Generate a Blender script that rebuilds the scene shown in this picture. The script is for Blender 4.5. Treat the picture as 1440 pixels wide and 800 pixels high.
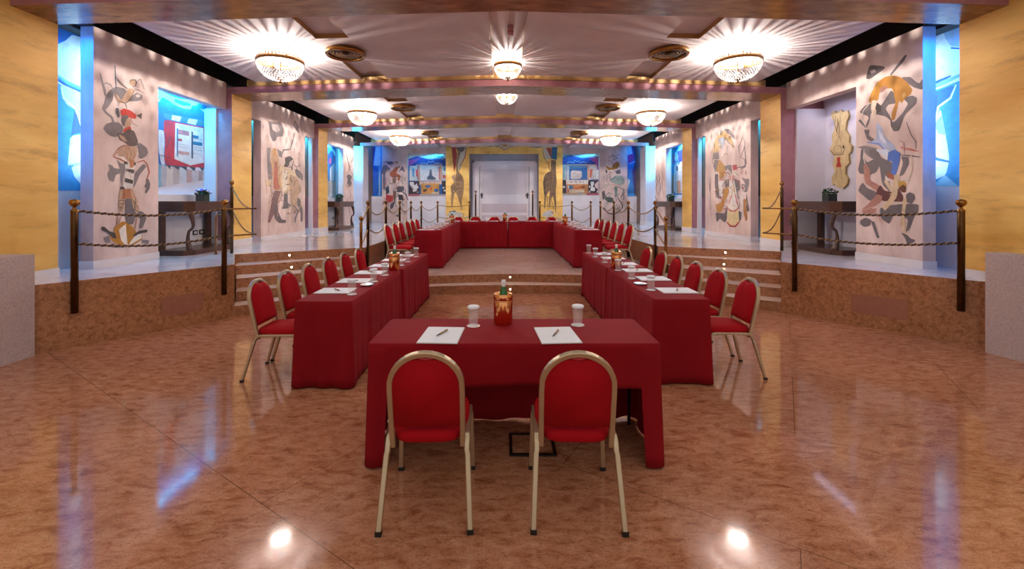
import bpy, bmesh, math, random
from mathutils import Vector, Matrix
from mathutils.geometry import tessellate_polygon
for o in list(bpy.data.objects): bpy.data.objects.remove(o)
S = bpy.context.scene
COL = S.collection
PI = math.pi

# ------------------------------------------------------------------ camera, world, exposure
F, CX, CY, CAMX, CAMZ = 610.0, 706.5, 283.5, -0.075, 1.61
cd = bpy.data.cameras.new('camera'); cam = bpy.data.objects.new('camera', cd); COL.objects.link(cam)
cam.location = (CAMX, 0, CAMZ); cam.rotation_euler = (PI/2, 0, 0)
cd.sensor_width = 36; cd.lens = F*36/1440
cd.shift_x = (720-CX)/1440; cd.shift_y = -(400-CY)/1440
cd.clip_start = 0.05
S.camera = cam
w = bpy.data.worlds.new('hall'); S.world = w; w.use_nodes = True
w.node_tree.nodes['Background'].inputs[0].default_value = (1.0, 0.91, 0.84, 1)
w.node_tree.nodes['Background'].inputs[1].default_value = 0.42
S.view_settings.view_transform = 'Standard'; S.view_settings.look = 'None'
S.view_settings.gamma = 1; S.view_settings.use_curve_mapping = False
S.view_settings.exposure = 0.72
CHAND_W = 135.0; CENTRE_W = 85.0; LED = 1.0

# ------------------------------------------------------------------ helpers
def lin(h):
    if isinstance(h, tuple): return h
    h = h.lstrip('#'); c = [int(h[i:i+2], 16)/255 for i in (0, 2, 4)]
    return tuple(x/12.92 if x <= .04045 else ((x+.055)/1.055)**2.4 for x in c)
def onX(x, y, X):
    t = (X-CAMX)*F/(x-CX); return Vector((X, t, CAMZ+(CY-y)*t/F))
def onY(x, y, Y):
    return Vector((CAMX+(x-CX)*Y/F, Y, CAMZ+(CY-y)*Y/F))

def mat(name, base, rough=.5, metal=0., var=None, scale=6., amt=.5, detail=4., bump=0., coat=0., stretch=None, emis=0., alpha=1., trans=0., sheen=0., spec=.5):
    m = bpy.data.materials.new(name); m.use_nodes = True; nt = m.node_tree; N = nt.nodes; L = nt.links
    b = N['Principled BSDF']; c = lin(base)
    b.inputs['Base Color'].default_value = (*c, 1); b.inputs['Roughness'].default_value = rough; b.inputs['Metallic'].default_value = metal
    b.inputs['Coat Weight'].default_value = coat; b.inputs['Coat Roughness'].default_value = .05
    b.inputs['Transmission Weight'].default_value = trans; b.inputs['Specular IOR Level'].default_value = spec
    if sheen: b.inputs['Sheen Weight'].default_value = sheen; b.inputs['Sheen Roughness'].default_value = .4; b.inputs['Sheen Tint'].default_value = (*c, 1)
    if emis: b.inputs['Emission Color'].default_value = (*c, 1); b.inputs['Emission Strength'].default_value = emis
    b.inputs['Alpha'].default_value = alpha
    if var is None: var = tuple(x*.86 for x in c)
    tc = N.new('ShaderNodeTexCoord'); mp = N.new('ShaderNodeMapping'); nz = N.new('ShaderNodeTexNoise'); rp = N.new('ShaderNodeValToRGB')
    L.new(tc.outputs['Object'], mp.inputs[0]); L.new(mp.outputs[0], nz.inputs['Vector'])
    if stretch: mp.inputs['Scale'].default_value = stretch
    nz.inputs['Scale'].default_value = scale; nz.inputs['Detail'].default_value = detail; nz.inputs['Roughness'].default_value = .6
    rp.color_ramp.elements[0].position = .5-amt/2; rp.color_ramp.elements[1].position = .5+amt/2
    rp.color_ramp.elements[0].color = (*lin(var), 1); rp.color_ramp.elements[1].color = (*c, 1)
    L.new(nz.outputs['Fac'], rp.inputs[0]); L.new(rp.outputs[0], b.inputs['Base Color'])
    if bump:
        bp = N.new('ShaderNodeBump'); bp.inputs['Strength'].default_value = bump; bp.inputs['Distance'].default_value = .01
        L.new(nz.outputs['Fac'], bp.inputs['Height']); L.new(bp.outputs[0], b.inputs['Normal'])
    return m

def marble(name, light, mid, dark, rough=.1, scale=3.0, veins=True, tile=None, tilerot=0., seam='#6e4630', big=.9, spec=.5, aniso=0):
    m = bpy.data.materials.new(name); m.use_nodes = True; nt = m.node_tree; N = nt.nodes; L = nt.links
    b = N['Principled BSDF']; b.inputs['Roughness'].default_value = rough; b.inputs['Specular IOR Level'].default_value = spec
    tc = N.new('ShaderNodeTexCoord'); P = tc.outputs['Object']
    Q = P
    if aniso:
        ma = N.new('ShaderNodeMapping'); ma.inputs['Rotation'].default_value = (0, 0, math.radians(-20)); ma.inputs['Scale'].default_value = (1, aniso, 1)
        L.new(P, ma.inputs[0]); P = ma.outputs[0]
    n1 = N.new('ShaderNodeTexNoise'); n1.inputs['Scale'].default_value = scale; n1.inputs['Detail'].default_value = 8; n1.inputs['Roughness'].default_value = .68; n1.inputs['Distortion'].default_value = .6
    L.new(P, n1.inputs['Vector'])
    r1 = N.new('ShaderNodeValToRGB'); e = r1.color_ramp.elements
    e[0].position = .32; e[0].color = (*lin(dark), 1); e[1].position = .68; e[1].color = (*lin(light), 1)
    k = e.new(.48); k.color = (*lin(mid), 1)
    L.new(n1.outputs['Fac'], r1.inputs[0]); out = r1.outputs[0]
    n0 = N.new('ShaderNodeTexNoise'); n0.inputs['Scale'].default_value = big; n0.inputs['Detail'].default_value = 2
    L.new(P, n0.inputs['Vector'])
    r0 = N.new('ShaderNodeValToRGB'); r0.color_ramp.elements[0].position = .3; r0.color_ramp.elements[1].position = .7
    r0.color_ramp.elements[0].color = (.82, .80, .78, 1); r0.color_ramp.elements[1].color = (1, 1, 1, 1)
    L.new(n0.outputs['Fac'], r0.inputs[0])
    mx = N.new('ShaderNodeMix'); mx.data_type = 'RGBA'; mx.blend_type = 'MULTIPLY'; mx.inputs[0].default_value = 1
    L.new(out, mx.inputs[6]); L.new(r0.outputs[0], mx.inputs[7]); out = mx.outputs[2]
    if veins:
        n2 = N.new('ShaderNodeTexNoise'); n2.inputs['Scale'].default_value = scale*2.2; n2.inputs['Detail'].default_value = 5; n2.inputs['Distortion'].default_value = 1.6
        L.new(P, n2.inputs['Vector'])
        s = N.new('ShaderNodeMath'); s.operation = 'SUBTRACT'; s.inputs[1].default_value = .5; L.new(n2.outputs['Fac'], s.inputs[0])
        a = N.new('ShaderNodeMath'); a.operation = 'ABSOLUTE'; L.new(s.outputs[0], a.inputs[0])
        rr = N.new('ShaderNodeValToRGB'); rr.color_ramp.elements[0].position = .0; rr.color_ramp.elements[1].position = .028
        rr.color_ramp.elements[0].color = (.52, .42, .36, 1); rr.color_ramp.elements[1].color = (1, 1, 1, 1)
        L.new(a.outputs[0], rr.inputs[0])
        m2 = N.new('ShaderNodeMix'); m2.data_type = 'RGBA'; m2.blend_type = 'MULTIPLY'; m2.inputs[0].default_value = 1
        L.new(out, m2.inputs[6]); L.new(rr.outputs[0], m2.inputs[7]); out = m2.outputs[2]
    if tile:
        mp = N.new('ShaderNodeMapping'); mp.inputs['Rotation'].default_value = (0, 0, tilerot); L.new(Q, mp.inputs[0])
        bk = N.new('ShaderNodeTexBrick'); bk.inputs['Scale'].default_value = 1; bk.inputs['Mortar Size'].default_value = .0022
        bk.inputs['Brick Width'].default_value = tile[0]; bk.inputs['Row Height'].default_value = tile[1]
        L.new(mp.outputs[0], bk.inputs['Vector'])
        m3 = N.new('ShaderNodeMix'); m3.data_type = 'RGBA'; L.new(bk.outputs['Fac'], m3.inputs[0]); L.new(out, m3.inputs[6])
        m3.inputs[7].default_value = (*lin(seam), 1); out = m3.outputs[2]
    L.new(out, b.inputs['Base Color'])
    return m

M = {}
M['floor'] = marble('rosso_marble_floor', '#d39c7c', '#c08362', '#965a3b', .075, 8.0, True, (2.4, 1.2), math.radians(33), spec=.35, big=.5, aniso=2.4)
M['riser'] = marble('rosso_marble_riser', '#cf9870', '#b57d55', '#84502f', .28, 22.0, True, None)
M['stage'] = marble('beige_marble', '#e6d6ca', '#dec9bb', '#cfb5a4', .16, 4, False, (1.2, .6), 0, '#a98c78')
M['platform'] = marble('white_marble', '#efebec', '#e6e0e2', '#d2cacf', .06, 3, False, (1.0, .8), 0, '#b3aab0')
M['tread'] = mat('tread_marble', '#dcc8bb', .3, var='#cdb5a6', scale=12)
M['block'] = mat('terrazzo', '#c9b8b5', .55, var='#b09e9c', scale=55, amt=.35)
M['slab'] = mat('painted_plaster_pink', '#ecd8d0', .75, var='#b59a94', scale=2.2, amt=.46, detail=7, stretch=(1, 1, .45))
M['gold'] = mat('gold_leaf', '#ecc476', .4, .12, var='#c9963f', scale=2.4, amt=.75, detail=9, bump=.12, stretch=(1, .8, 1.9))
def gold_wall(name):
    m = mat(name, '#ffd87c', .36, .18, var='#dda446', scale=1.6, amt=.5, detail=9, bump=.1, stretch=(1, .5, 2.0)); nt = m.node_tree; N = nt.nodes; L = nt.links
    b = N['Principled BSDF']; src = b.inputs['Base Color'].links[0].from_socket
    tc = [n for n in N if n.type == 'TEX_COORD'][0]; mp = N.new('ShaderNodeMapping'); mp.inputs['Scale'].default_value = (1.5, .8, 4.5); nz = N.new('ShaderNodeTexNoise')
    nz.inputs['Scale'].default_value = 1.3; nz.inputs['Detail'].default_value = 10; nz.inputs['Roughness'].default_value = .72
    rp = N.new('ShaderNodeValToRGB'); rp.color_ramp.elements[0].position = .53; rp.color_ramp.elements[1].position = .74
    rp.color_ramp.elements[0].color = (1, 1, 1, 1); rp.color_ramp.elements[1].color = (.55, .42, .30, 1)
    L.new(tc.outputs['Object'], mp.inputs[0]); L.new(mp.outputs[0], nz.inputs['Vector']); L.new(nz.outputs['Fac'], rp.inputs[0])
    mx = N.new('ShaderNodeMix'); mx.data_type = 'RGBA'; mx.blend_type = 'MULTIPLY'; mx.inputs[0].default_value = 1
    L.new(src, mx.inputs[6]); L.new(rp.outputs[0], mx.inputs[7]); L.new(mx.outputs[2], b.inputs['Base Color']); return m
M['gold'] = gold_wall('gold_leaf_panel')
M['mauve'] = mat('mauve_glaze', '#c08b90', .42, .15, var='#9c6673', scale=5, amt=.7, detail=6)
M['soffit'] = mat('bronze_gold_glaze', '#b48a5c', .2, .35, var='#6e4523', scale=5, amt=.42, detail=10, stretch=(.8, 2.2, 1))
M['ledge'] = mat('gold_ledge', '#c8a672', .4, .3, var='#a97c3c', scale=6, amt=.7)
M['ceil'] = mat('ceiling_plaster', '#d2c5c3', .8, var='#c7b9b7', scale=1.2)
M['ceilgold'] = mat('ceiling_recess_gold', '#ad8452', .5, .2, scale=6)
M['white'] = mat('white_paint', '#e3dfe3', .55, var='#d8d3d8', scale=3)
M['void'] = mat('void_shade', '#2b2724', .9)  # dark colour stands in for shade in the gap over the walls
M['recess'] = mat('recess_paint', '#d9d4dc', .6, var='#cdc7d0', scale=2)
M['blue'] = mat('blue_paint', '#55a9dd', .55, var='#3a90cf', scale=3, amt=.7)
M['brownp'] = mat('brown_paint', '#8a7466', .6, var='#75604f', scale=3)
M['wood'] = mat('dark_walnut', '#54301f', .35, var='#35190e', scale=9, amt=.6, coat=.3, stretch=(1, 1, 4))
M['brass'] = mat('brass', '#a9793f', .2, .95, var='#8d6030', scale=10)
M['brassd'] = mat('dark_brass', '#5f4427', .3, .9, var='#3c2a18', scale=10)
M['copper'] = mat('rose_gold', '#f0b078', .2, 1., var='#e8a468', scale=3)
M['frame'] = mat('champagne_metal', '#c9b79a', .32, .75, var='#bba888', scale=8)
M['velvet'] = mat('red_chair_fabric', '#b30f1d', .85, var='#960914', scale=160, amt=.5, spec=.15, bump=.15)
M['cloth'] = mat('burgundy_cloth', '#90121d', .85, var='#820e18', scale=3, spec=.15)
M['rubber'] = mat('black_rubber', '#161412', .6)
M['paper'] = mat('white_paper', '#e9ebf2', .6, var='#e2e4ec', scale=20)
M['penm'] = mat('pen_bronze', '#a88b63', .3, .5)
M['glassb'] = mat('green_glass', '#0c6a2c', .05, 0, var='#0a5a24', coat=.5)
M['clear'] = mat('clear_glass', '#ffffff', .03, 0, var='#ffffff', alpha=.1)
M['china'] = mat('white_china', '#eceaea', .2)
M['leaf'] = mat('leaf_green', '#3c5b38', .5, var='#22381f', scale=30)
M['potm'] = mat('dark_green_pot', '#26332b', .3, var='#1a241e', scale=14)
M['violet'] = mat('violet_petals', '#7a70c8', .6, var='#5a4fa8', scale=40)
M['petal'] = mat('white_petals', '#e8e2ea', .6, var='#cfc4d6', scale=40)
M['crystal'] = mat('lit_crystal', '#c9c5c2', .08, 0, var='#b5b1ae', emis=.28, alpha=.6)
M['bulb'] = mat('lamp_bulb', '#fff6ec', .4, 0, var='#fff6ec', emis=11)
M['spot'] = mat('step_spot', '#ffe6b8', .4, 0, var='#ffe6b8', emis=14)
M['black'] = mat('black_plastic', '#17161a', .35)
M['plate'] = mat('terracotta_plate', '#a8705a', .5, var='#9c6550', scale=20)
M['rope'] = mat('brown_rope', '#543620', .5, .3, var='#3a2413', scale=60)
M['ropeg'] = mat('gold_rope', '#a98a5c', .35, .6, var='#96713f', scale=60)
M['door'] = mat('door_lacquer', '#f1eaec', .2, 0, var='#e2d7da', scale=2, coat=.4)
M['doorq'] = mat('door_upper_panel', '#ddd0d3', .1, 0, var='#d6c8cc', scale=2, coat=.5)
M['reveal'] = mat('reveal_shade_grey', '#a9a6ab', .6)  # grey holds the shade of the door recess
M['doorp'] = mat('door_pink_panel', '#cdbabd', .12, 0, var='#d3c3c6', scale=2, coat=.5)
PAINT = {}
def paint(h):
    if h not in PAINT:
        c = lin(h); PAINT[h] = mat('paint_'+h.lstrip('#'), c, .7, var=tuple(x*.68 for x in c), scale=11, amt=.5, detail=7)
    return PAINT[h]

class MB:
    def __init__(s): s.v = []; s.f = []; s.m = []; s.sm = []; s.mats = []
    def mi(s, m):
        if m not in s.mats: s.mats.append(m)
        return s.mats.index(m)
    def add(s, vs, fs, m, smooth=False):
        o = len(s.v); s.v += [tuple(v) for v in vs]; k = s.mi(m)
        for f in fs: s.f.append(tuple(i+o for i in f)); s.m.append(k); s.sm.append(smooth)
    def box(s, x0, x1, y0, y1, z0, z1, m, top=None, xm=None, xp=None, ym=None, yp=None, bot=None):
        v = [(x0,y0,z0),(x1,y0,z0),(x1,y1,z0),(x0,y1,z0),(x0,y0,z1),(x1,y0,z1),(x1,y1,z1),(x0,y1,z1)]
        for f, mm in (((0,3,2,1), bot), ((4,5,6,7), top), ((0,1,5,4), ym), ((1,2,6,5), xp), ((2,3,7,6), yp), ((3,0,4,7), xm)):
            s.add([v[i] for i in f], [(0,1,2,3)], mm or m)
        return s
    def prism(s, poly, z0, z1, side, top=None, bot=None):
        n = len(poly); tri = tessellate_polygon([[Vector((p[0], p[1], 0)) for p in poly]])
        a = sum(poly[i][0]*poly[(i+1)%n][1]-poly[(i+1)%n][0]*poly[i][1] for i in range(n))
        if a < 0: poly = poly[::-1]; tri = [tuple(n-1-i for i in t) for t in tri]
        def fix(t):
            A, B, C = [poly[i] for i in t]
            return t if (B[0]-A[0])*(C[1]-A[1])-(B[1]-A[1])*(C[0]-A[0]) > 0 else t[::-1]
        tri = [fix(tuple(t)) for t in tri]
        s.add([(p[0], p[1], z1) for p in poly], tri, top or side)
        s.add([(p[0], p[1], z0) for p in poly], [t[::-1] for t in tri], bot or side)
        for i in range(n):
            j = (i+1) % n
            s.add([(*poly[i], z0), (*poly[j], z0), (*poly[j], z1), (*poly[i], z1)], [(0,1,2,3)], side)
        return s
    def tube(s, path, r, m, n=8, caps=True, smooth=True):
        path = [Vector(p) for p in path]; k = len(path)
        rs = r if isinstance(r, (list, tuple)) else [r]*k
        up = None; vs = []
        for i, p in enumerate(path):
            t = (path[min(i+1, k-1)]-path[max(i-1, 0)]).normalized()
            if up is None: up = Vector((0, 0, 1)) if abs(t.z) < .9 else Vector((1, 0, 0))
            a = t.cross(up); 
            if a.length < 1e-5: a = t.cross(Vector((0, 1, 0)))
            a.normalize(); b = a.cross(t).normalized(); up = b
            for j in range(n):
                q = 2*PI*j/n; vs.append(p+(a*math.cos(q)+b*math.sin(q))*rs[i])
        fs = [(i*n+j, i*n+(j+1) % n, (i+1)*n+(j+1) % n, (i+1)*n+j) for i in range(k-1) for j in range(n)]
        if caps: fs += [tuple(range(n))[::-1], tuple((k-1)*n+j for j in range(n))]
        s.add(vs, fs, m, smooth); return s
    def sweep(s, path, nrm, w, t, m):          # rectangular bar along a planar path, w along nrm, t in the plane
        path = [Vector(p) for p in path]; nrm = Vector(nrm).normalized(); k = len(path); vs = []
        for i, p in enumerate(path):
            d = (path[min(i+1, k-1)]-path[max(i-1, 0)]).normalized(); b = nrm.cross(d).normalized()
            c = .004
            for (a1, b1) in ((-w/2+c, -t/2), (w/2-c, -t/2), (w/2, -t/2+c), (w/2, t/2-c), (w/2-c, t/2), (-w/2+c, t/2), (-w/2, t/2-c), (-w/2, -t/2+c)):
                vs.append(p+nrm*a1+b*b1)
        n = 8
        fs = [(i*n+j, i*n+(j+1) % n, (i+1)*n+(j+1) % n, (i+1)*n+j) for i in range(k-1) for j in range(n)]
        fs += [tuple(range(n))[::-1], tuple((k-1)*n+j for j in range(n))]
        s.add(vs, fs, m, False); return s
    def lathe(s, prof, m, c=(0, 0, 0), n=24, smooth=True):
        vs = []; fs = []
        for (r, z) in prof:
            for j in range(n):
                q = 2*PI*j/n; vs.append((c[0]+r*math.cos(q), c[1]+r*math.sin(q), c[2]+z))
        for i in range(len(prof)-1):
            for j in range(n): fs.append((i*n+j, i*n+(j+1) % n, (i+1)*n+(j+1) % n, (i+1)*n+j))
        s.add(vs, fs, m, smooth); return s
    def ball(s, c, r, m, n=12, sz=1.):
        prof = [(max(1e-4, r*math.sin(PI*i/8)), -r*sz*math.cos(PI*i/8)) for i in range(9)]
        return s.lathe(prof, m, c, n)
    def octa(s, c, r, m, h=1.):
        x, y, z = c
        s.add([(x+r,y,z),(x,y+r,z),(x-r,y,z),(x,y-r,z),(x,y,z+r*h),(x,y,z-r*h)],
              [(0,1,4),(1,2,4),(2,3,4),(3,0,4),(1,0,5),(2,1,5),(3,2,5),(0,3,5)], m); return s
    def build(s, name, parent=None, loc=None, rz=0, recalc=True, **k):
        me = bpy.data.meshes.new(name); me.from_pydata(s.v, [], s.f)
        for m in s.mats: me.materials.append(m)
        me.polygons.foreach_set('material_index', s.m); me.polygons.foreach_set('use_smooth', s.sm)
        if recalc:
            b = bmesh.new(); b.from_mesh(me); bmesh.ops.remove_doubles(b, verts=b.verts, dist=1e-5)
            bmesh.ops.recalc_face_normals(b, faces=b.faces); b.to_mesh(me); b.free()
        me.update()
        o = bpy.data.objects.new(name, me); COL.objects.link(o)
        if parent: o.parent = parent
        if loc: o.location = loc
        o.rotation_euler.z = rz
        return tag(o, **k)
def tag(o, label=None, cat=None, group=None, kind=None):
    if label: o['label'] = label
    if cat: o['category'] = cat
    if group: o['group'] = group
    if kind: o['kind'] = kind
    return o
def empty(name, loc, rz=0, **k):
    o = bpy.data.objects.new(name, None); COL.objects.link(o); o.location = loc; o.rotation_euler.z = rz
    o.empty_display_size = .1
    return tag(o, **k)
def copy_tree(o, parent=None):
    c = o.copy(); COL.objects.link(c); c.parent = parent
    for ch in [x for x in COL.objects if x.parent == o]: copy_tree(ch, c)
    return c
def dup(root, loc, rz, **k):
    c = copy_tree(root); c.location = loc; c.rotation_euler.z = rz
    return tag(c, **k)
ST = dict(kind='structure')

# ------------------------------------------------------------------ floors, steps, platform
P = .73; H1 = P/5
MB().box(-8, 8, -3, 14, -.2, 0, M['floor']).build('floor', **ST)
Lk = [None, (-3.83, 6.08), (-3.97, 6.33), (-4.13, 6.60), (-4.34, 6.92), (-4.54, 7.23)]
Rk = [None, (3.99, 6.33), (4.17, 6.60), (4.36, 6.90), (4.64, 7.34), (4.85, 7.66)]
arc1 = [(-2.72, 6.83), (-1.9, 7.28), (-1.1, 7.53), (.1, 7.62), (1.3, 7.55), (2.1, 7.33), (3.0, 6.93)]
arc2 = [(-2.72, 7.17), (-1.9, 7.52), (-1.1, 7.76), (.1, 7.92), (1.3, 7.79), (2.1, 7.58), (3.0, 7.28)]
def smooth_arc(a):
    out = []
    for i in range(len(a)-1):
        p0, p1, p2, p3 = a[max(i-1, 0)], a[i], a[i+1], a[min(i+2, len(a)-1)]
        for k in range(6):
            t = k/6
            out.append(tuple(.5*((2*p1[j])+(-p0[j]+p2[j])*t+(2*p0[j]-5*p1[j]+4*p2[j]-p3[j])*t*t+(-p0[j]+3*p1[j]-3*p2[j]+p3[j])*t**3) for j in (0, 1)))
    return out+[a[-1]]
arc1 = smooth_arc(arc1); arc2 = smooth_arc(arc2)
XL, XR, YB = -2.72, 3.0, 13.6
back_l = [(-4.60, 7.33)]; 
def lip(poly_front, poly_back, z0, z1, side, top, name):
    m = MB(); m.prism(poly_front+poly_back, z0, z1, side, top); return m
# step 1 and 2 run right across the room; 3 and 4 only beside the stage
MB().prism([Lk[1]]+arc1+[Rk[1], (4.4, 6.93), (3.0, 7.6), (.1, 8.2), (-2.72, 7.5), (-4.20, 6.70)], 0, H1, M['riser'], M['tread']).build('step', label='lowest curved marble step running across the room between both side stairs', cat='step', kind='structure')
MB().prism([Lk[2]]+arc2+[Rk[2], (4.6, 7.25), (3.0, 7.95), (3.0, YB), (XL, YB), (XL, 7.8), (-4.3, 6.95)], .0005, 2*H1, M['riser'], M['stage']).build('floor_stage', **ST)
MB().prism([Lk[3], (XL, 7.55), (XL, 8.2), (-4.45, 7.15)], .001, 3*H1, M['riser'], M['tread']).build('step', label='third step of the left side stairs', cat='step', kind='structure')
MB().prism([Lk[4], (XL, 8.01), (XL, 8.5), (-4.6, 7.4)], .001, 4*H1, M['riser'], M['tread']).build('step', label='fourth step of the left side stairs', cat='step', kind='structure')
MB().prism([Rk[3], (XR, 7.69), (XR, 8.4), (4.7, 7.5)], .001, 3*H1, M['riser'], M['tread']).build('step', label='third step of the right side stairs', cat='step', kind='structure')
MB().prism([Rk[4], (XR, 8.2), (XR, 8.8), (4.9, 7.8)], .001, 4*H1, M['riser'], M['tread']).build('step', label='fourth step of the right side stairs', cat='step', kind='structure')
plat = [(-6.4, 3.2), (-5.9, 3.2), (-5.02, 4.57), (-3.83, 6.08), (-4.54, 7.23), (XL, 8.30), (XL, YB), (XR-.12, YB), (XR, 8.55), (4.85, 7.66), (3.99, 6.33), (5.2, 4.8), (6.2, 3.2), (6.5, 3.2), (6.5, 19.9), (-6.4, 19.9)]
MB().prism(plat, -.001, P, M['riser'], M['platform']).build('floor_platform', **ST)
# recessed access plates in the platform faces
def face_plate(p0, p1, t0, t1, z0, z1, name, label):
    a = Vector(p0); b = Vector(p1); d = b-a; n = Vector((-d.y, d.x)).normalized()
    if n.y > 0: n = -n
    A = a+d*t0; B = a+d*t1
    q = [A+n*.006, B+n*.006, B-n*.01, A-n*.01]
    MB().prism([tuple(v) for v in q], z0, z1, M['plate']).build(name, label=label, cat='panel')
face_plate((-5.02, 4.57), (-3.83, 6.08), .57, .80, .17, .41, 'access_panel', 'plain terracotta access panel set in the left platform face')
face_plate((5.2, 4.8), (3.99, 6.33), .30, .58, .17, .41, 'access_panel', 'plain terracotta access panel set in the right platform face')

# terrazzo blocks at the picture's edges
MB().box(-5.31, -4.97, -1.5, 4.54, 0, 1.06, M['block']).build('parapet_block', label='low grey terrazzo block standing at the left edge beside the gold wall', cat='block')
MB().prism([(5.09, 4.64), (5.2, 3.9), (5.24, -1.5), (5.31, -1.5), (5.31, 4.64)], 0, 1.07, M['block']).build('parapet_block', label='low grey terrazzo block standing at the right edge beside the gold wall', cat='block')

# ------------------------------------------------------------------ beams and ceiling
PIT = .03
def uh(x): return 3.86-PIT*abs(x)                  # underside of the beams
def ch(x): return 4.055-PIT*abs(x)                 # ceiling
def vbar(m, x0, x1, y0, y1, lo, hi, ym, bot, yp=None, top=None, ends=None):
    xs = sorted({x0, x1} | ({0.} if x0 < 0 < x1 else set()))
    for a, b in zip(xs, xs[1:]):
        A = [(a, y0, lo(a)), (b, y0, lo(b)), (b, y0, hi(b)), (a, y0, hi(a))]
        B = [(x, y1, z) for (x, y, z) in A]
        m.add(A, [(0,1,2,3)], ym); m.add(B, [(3,2,1,0)], yp or ym)
        m.add([A[0], A[1], B[1], B[0]], [(3,2,1,0)], bot); m.add([A[3], A[2], B[2], B[3]], [(0,1,2,3)], top or bot)
        if a == x0: m.add([A[0], A[3], B[3], B[0]], [(0,1,2,3)], ends or bot)
        if b == x1: m.add([A[1], A[2], B[2], B[1]], [(3,2,1,0)], ends or bot)
BY = [(4.62, 5.12), (8.41, 9.07), (12.36, 13.02), (16.31, 16.97)]
BDEP = [None, None, None, 16.46]
for i, (a, b) in enumerate(BY):
    b = BDEP[i] or b; m = MB(); xx = 5.43 if i else 6.6
    vbar(m, -xx, xx, a, b, uh, lambda x: uh(x)+.125, M['mauve'], M['soffit'])
    m.build('ceiling_beam', label=['nearest', 'second', 'third', 'farthest'][i]+' mauve and bronze ceiling beam crossing the room', cat='beam', kind='structure')
    m = MB(); vbar(m, -5.0, 5.0, a-.05, b+.03, lambda x: uh(x)+.126, lambda x: ch(x)+.05, M['ledge'], M['ledge'])
    for s in (-1, 1):   # half round gold bosses at the ceiling channels
        m.lathe([(.0001, 0), (.22, 0), (.22, .05), (.0001, .05)], M['ledge'], (s*2.54, a-.03, uh(2.54)+.127), 24, False)
    m.build('trim_%d' % (i+1), **ST)
m = MB()
CE = 4.82
def patch(x0, x1, y0, y1, up):
    vbar(m, x0, x1, y0, y1, lambda x: ch(x)+up, lambda x: ch(x)+.25, M['ceilgold'], M['ceil'], M['ceilgold'], ends=M['ceilgold'])
for s in (-1, 1):
    def P2(a, b, *r):
        patch(min(s*a, s*b), max(s*a, s*b), *r)
    P2(2.78, CE, 4.66, 19.0, 0); P2(.25, 2.30, 4.66, 19.0, 0)
    yy = 4.66
    for c in (6.77, 10.74, 14.7):
        P2(2.30, 2.78, yy, c-.48, .07); P2(2.30, 2.78, c-.48, c+.52, 0); yy = c+.52
    P2(2.30, 2.78, yy, 19.0, .07)
patch(-.25, .25, 4.66, 19.0, .05)
m.build('ceiling', **ST)
m = MB()
for s in (-1, 1):
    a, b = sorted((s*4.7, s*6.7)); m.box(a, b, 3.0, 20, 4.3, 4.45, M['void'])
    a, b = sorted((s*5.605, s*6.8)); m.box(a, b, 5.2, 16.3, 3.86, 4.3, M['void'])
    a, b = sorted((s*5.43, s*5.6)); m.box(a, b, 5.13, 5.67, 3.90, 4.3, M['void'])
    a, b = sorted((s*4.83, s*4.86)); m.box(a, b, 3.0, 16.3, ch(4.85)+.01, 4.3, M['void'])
m.build('ceiling_void_shade', kind='structure')  # dark boxes fill the open gap as its painted shade

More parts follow.
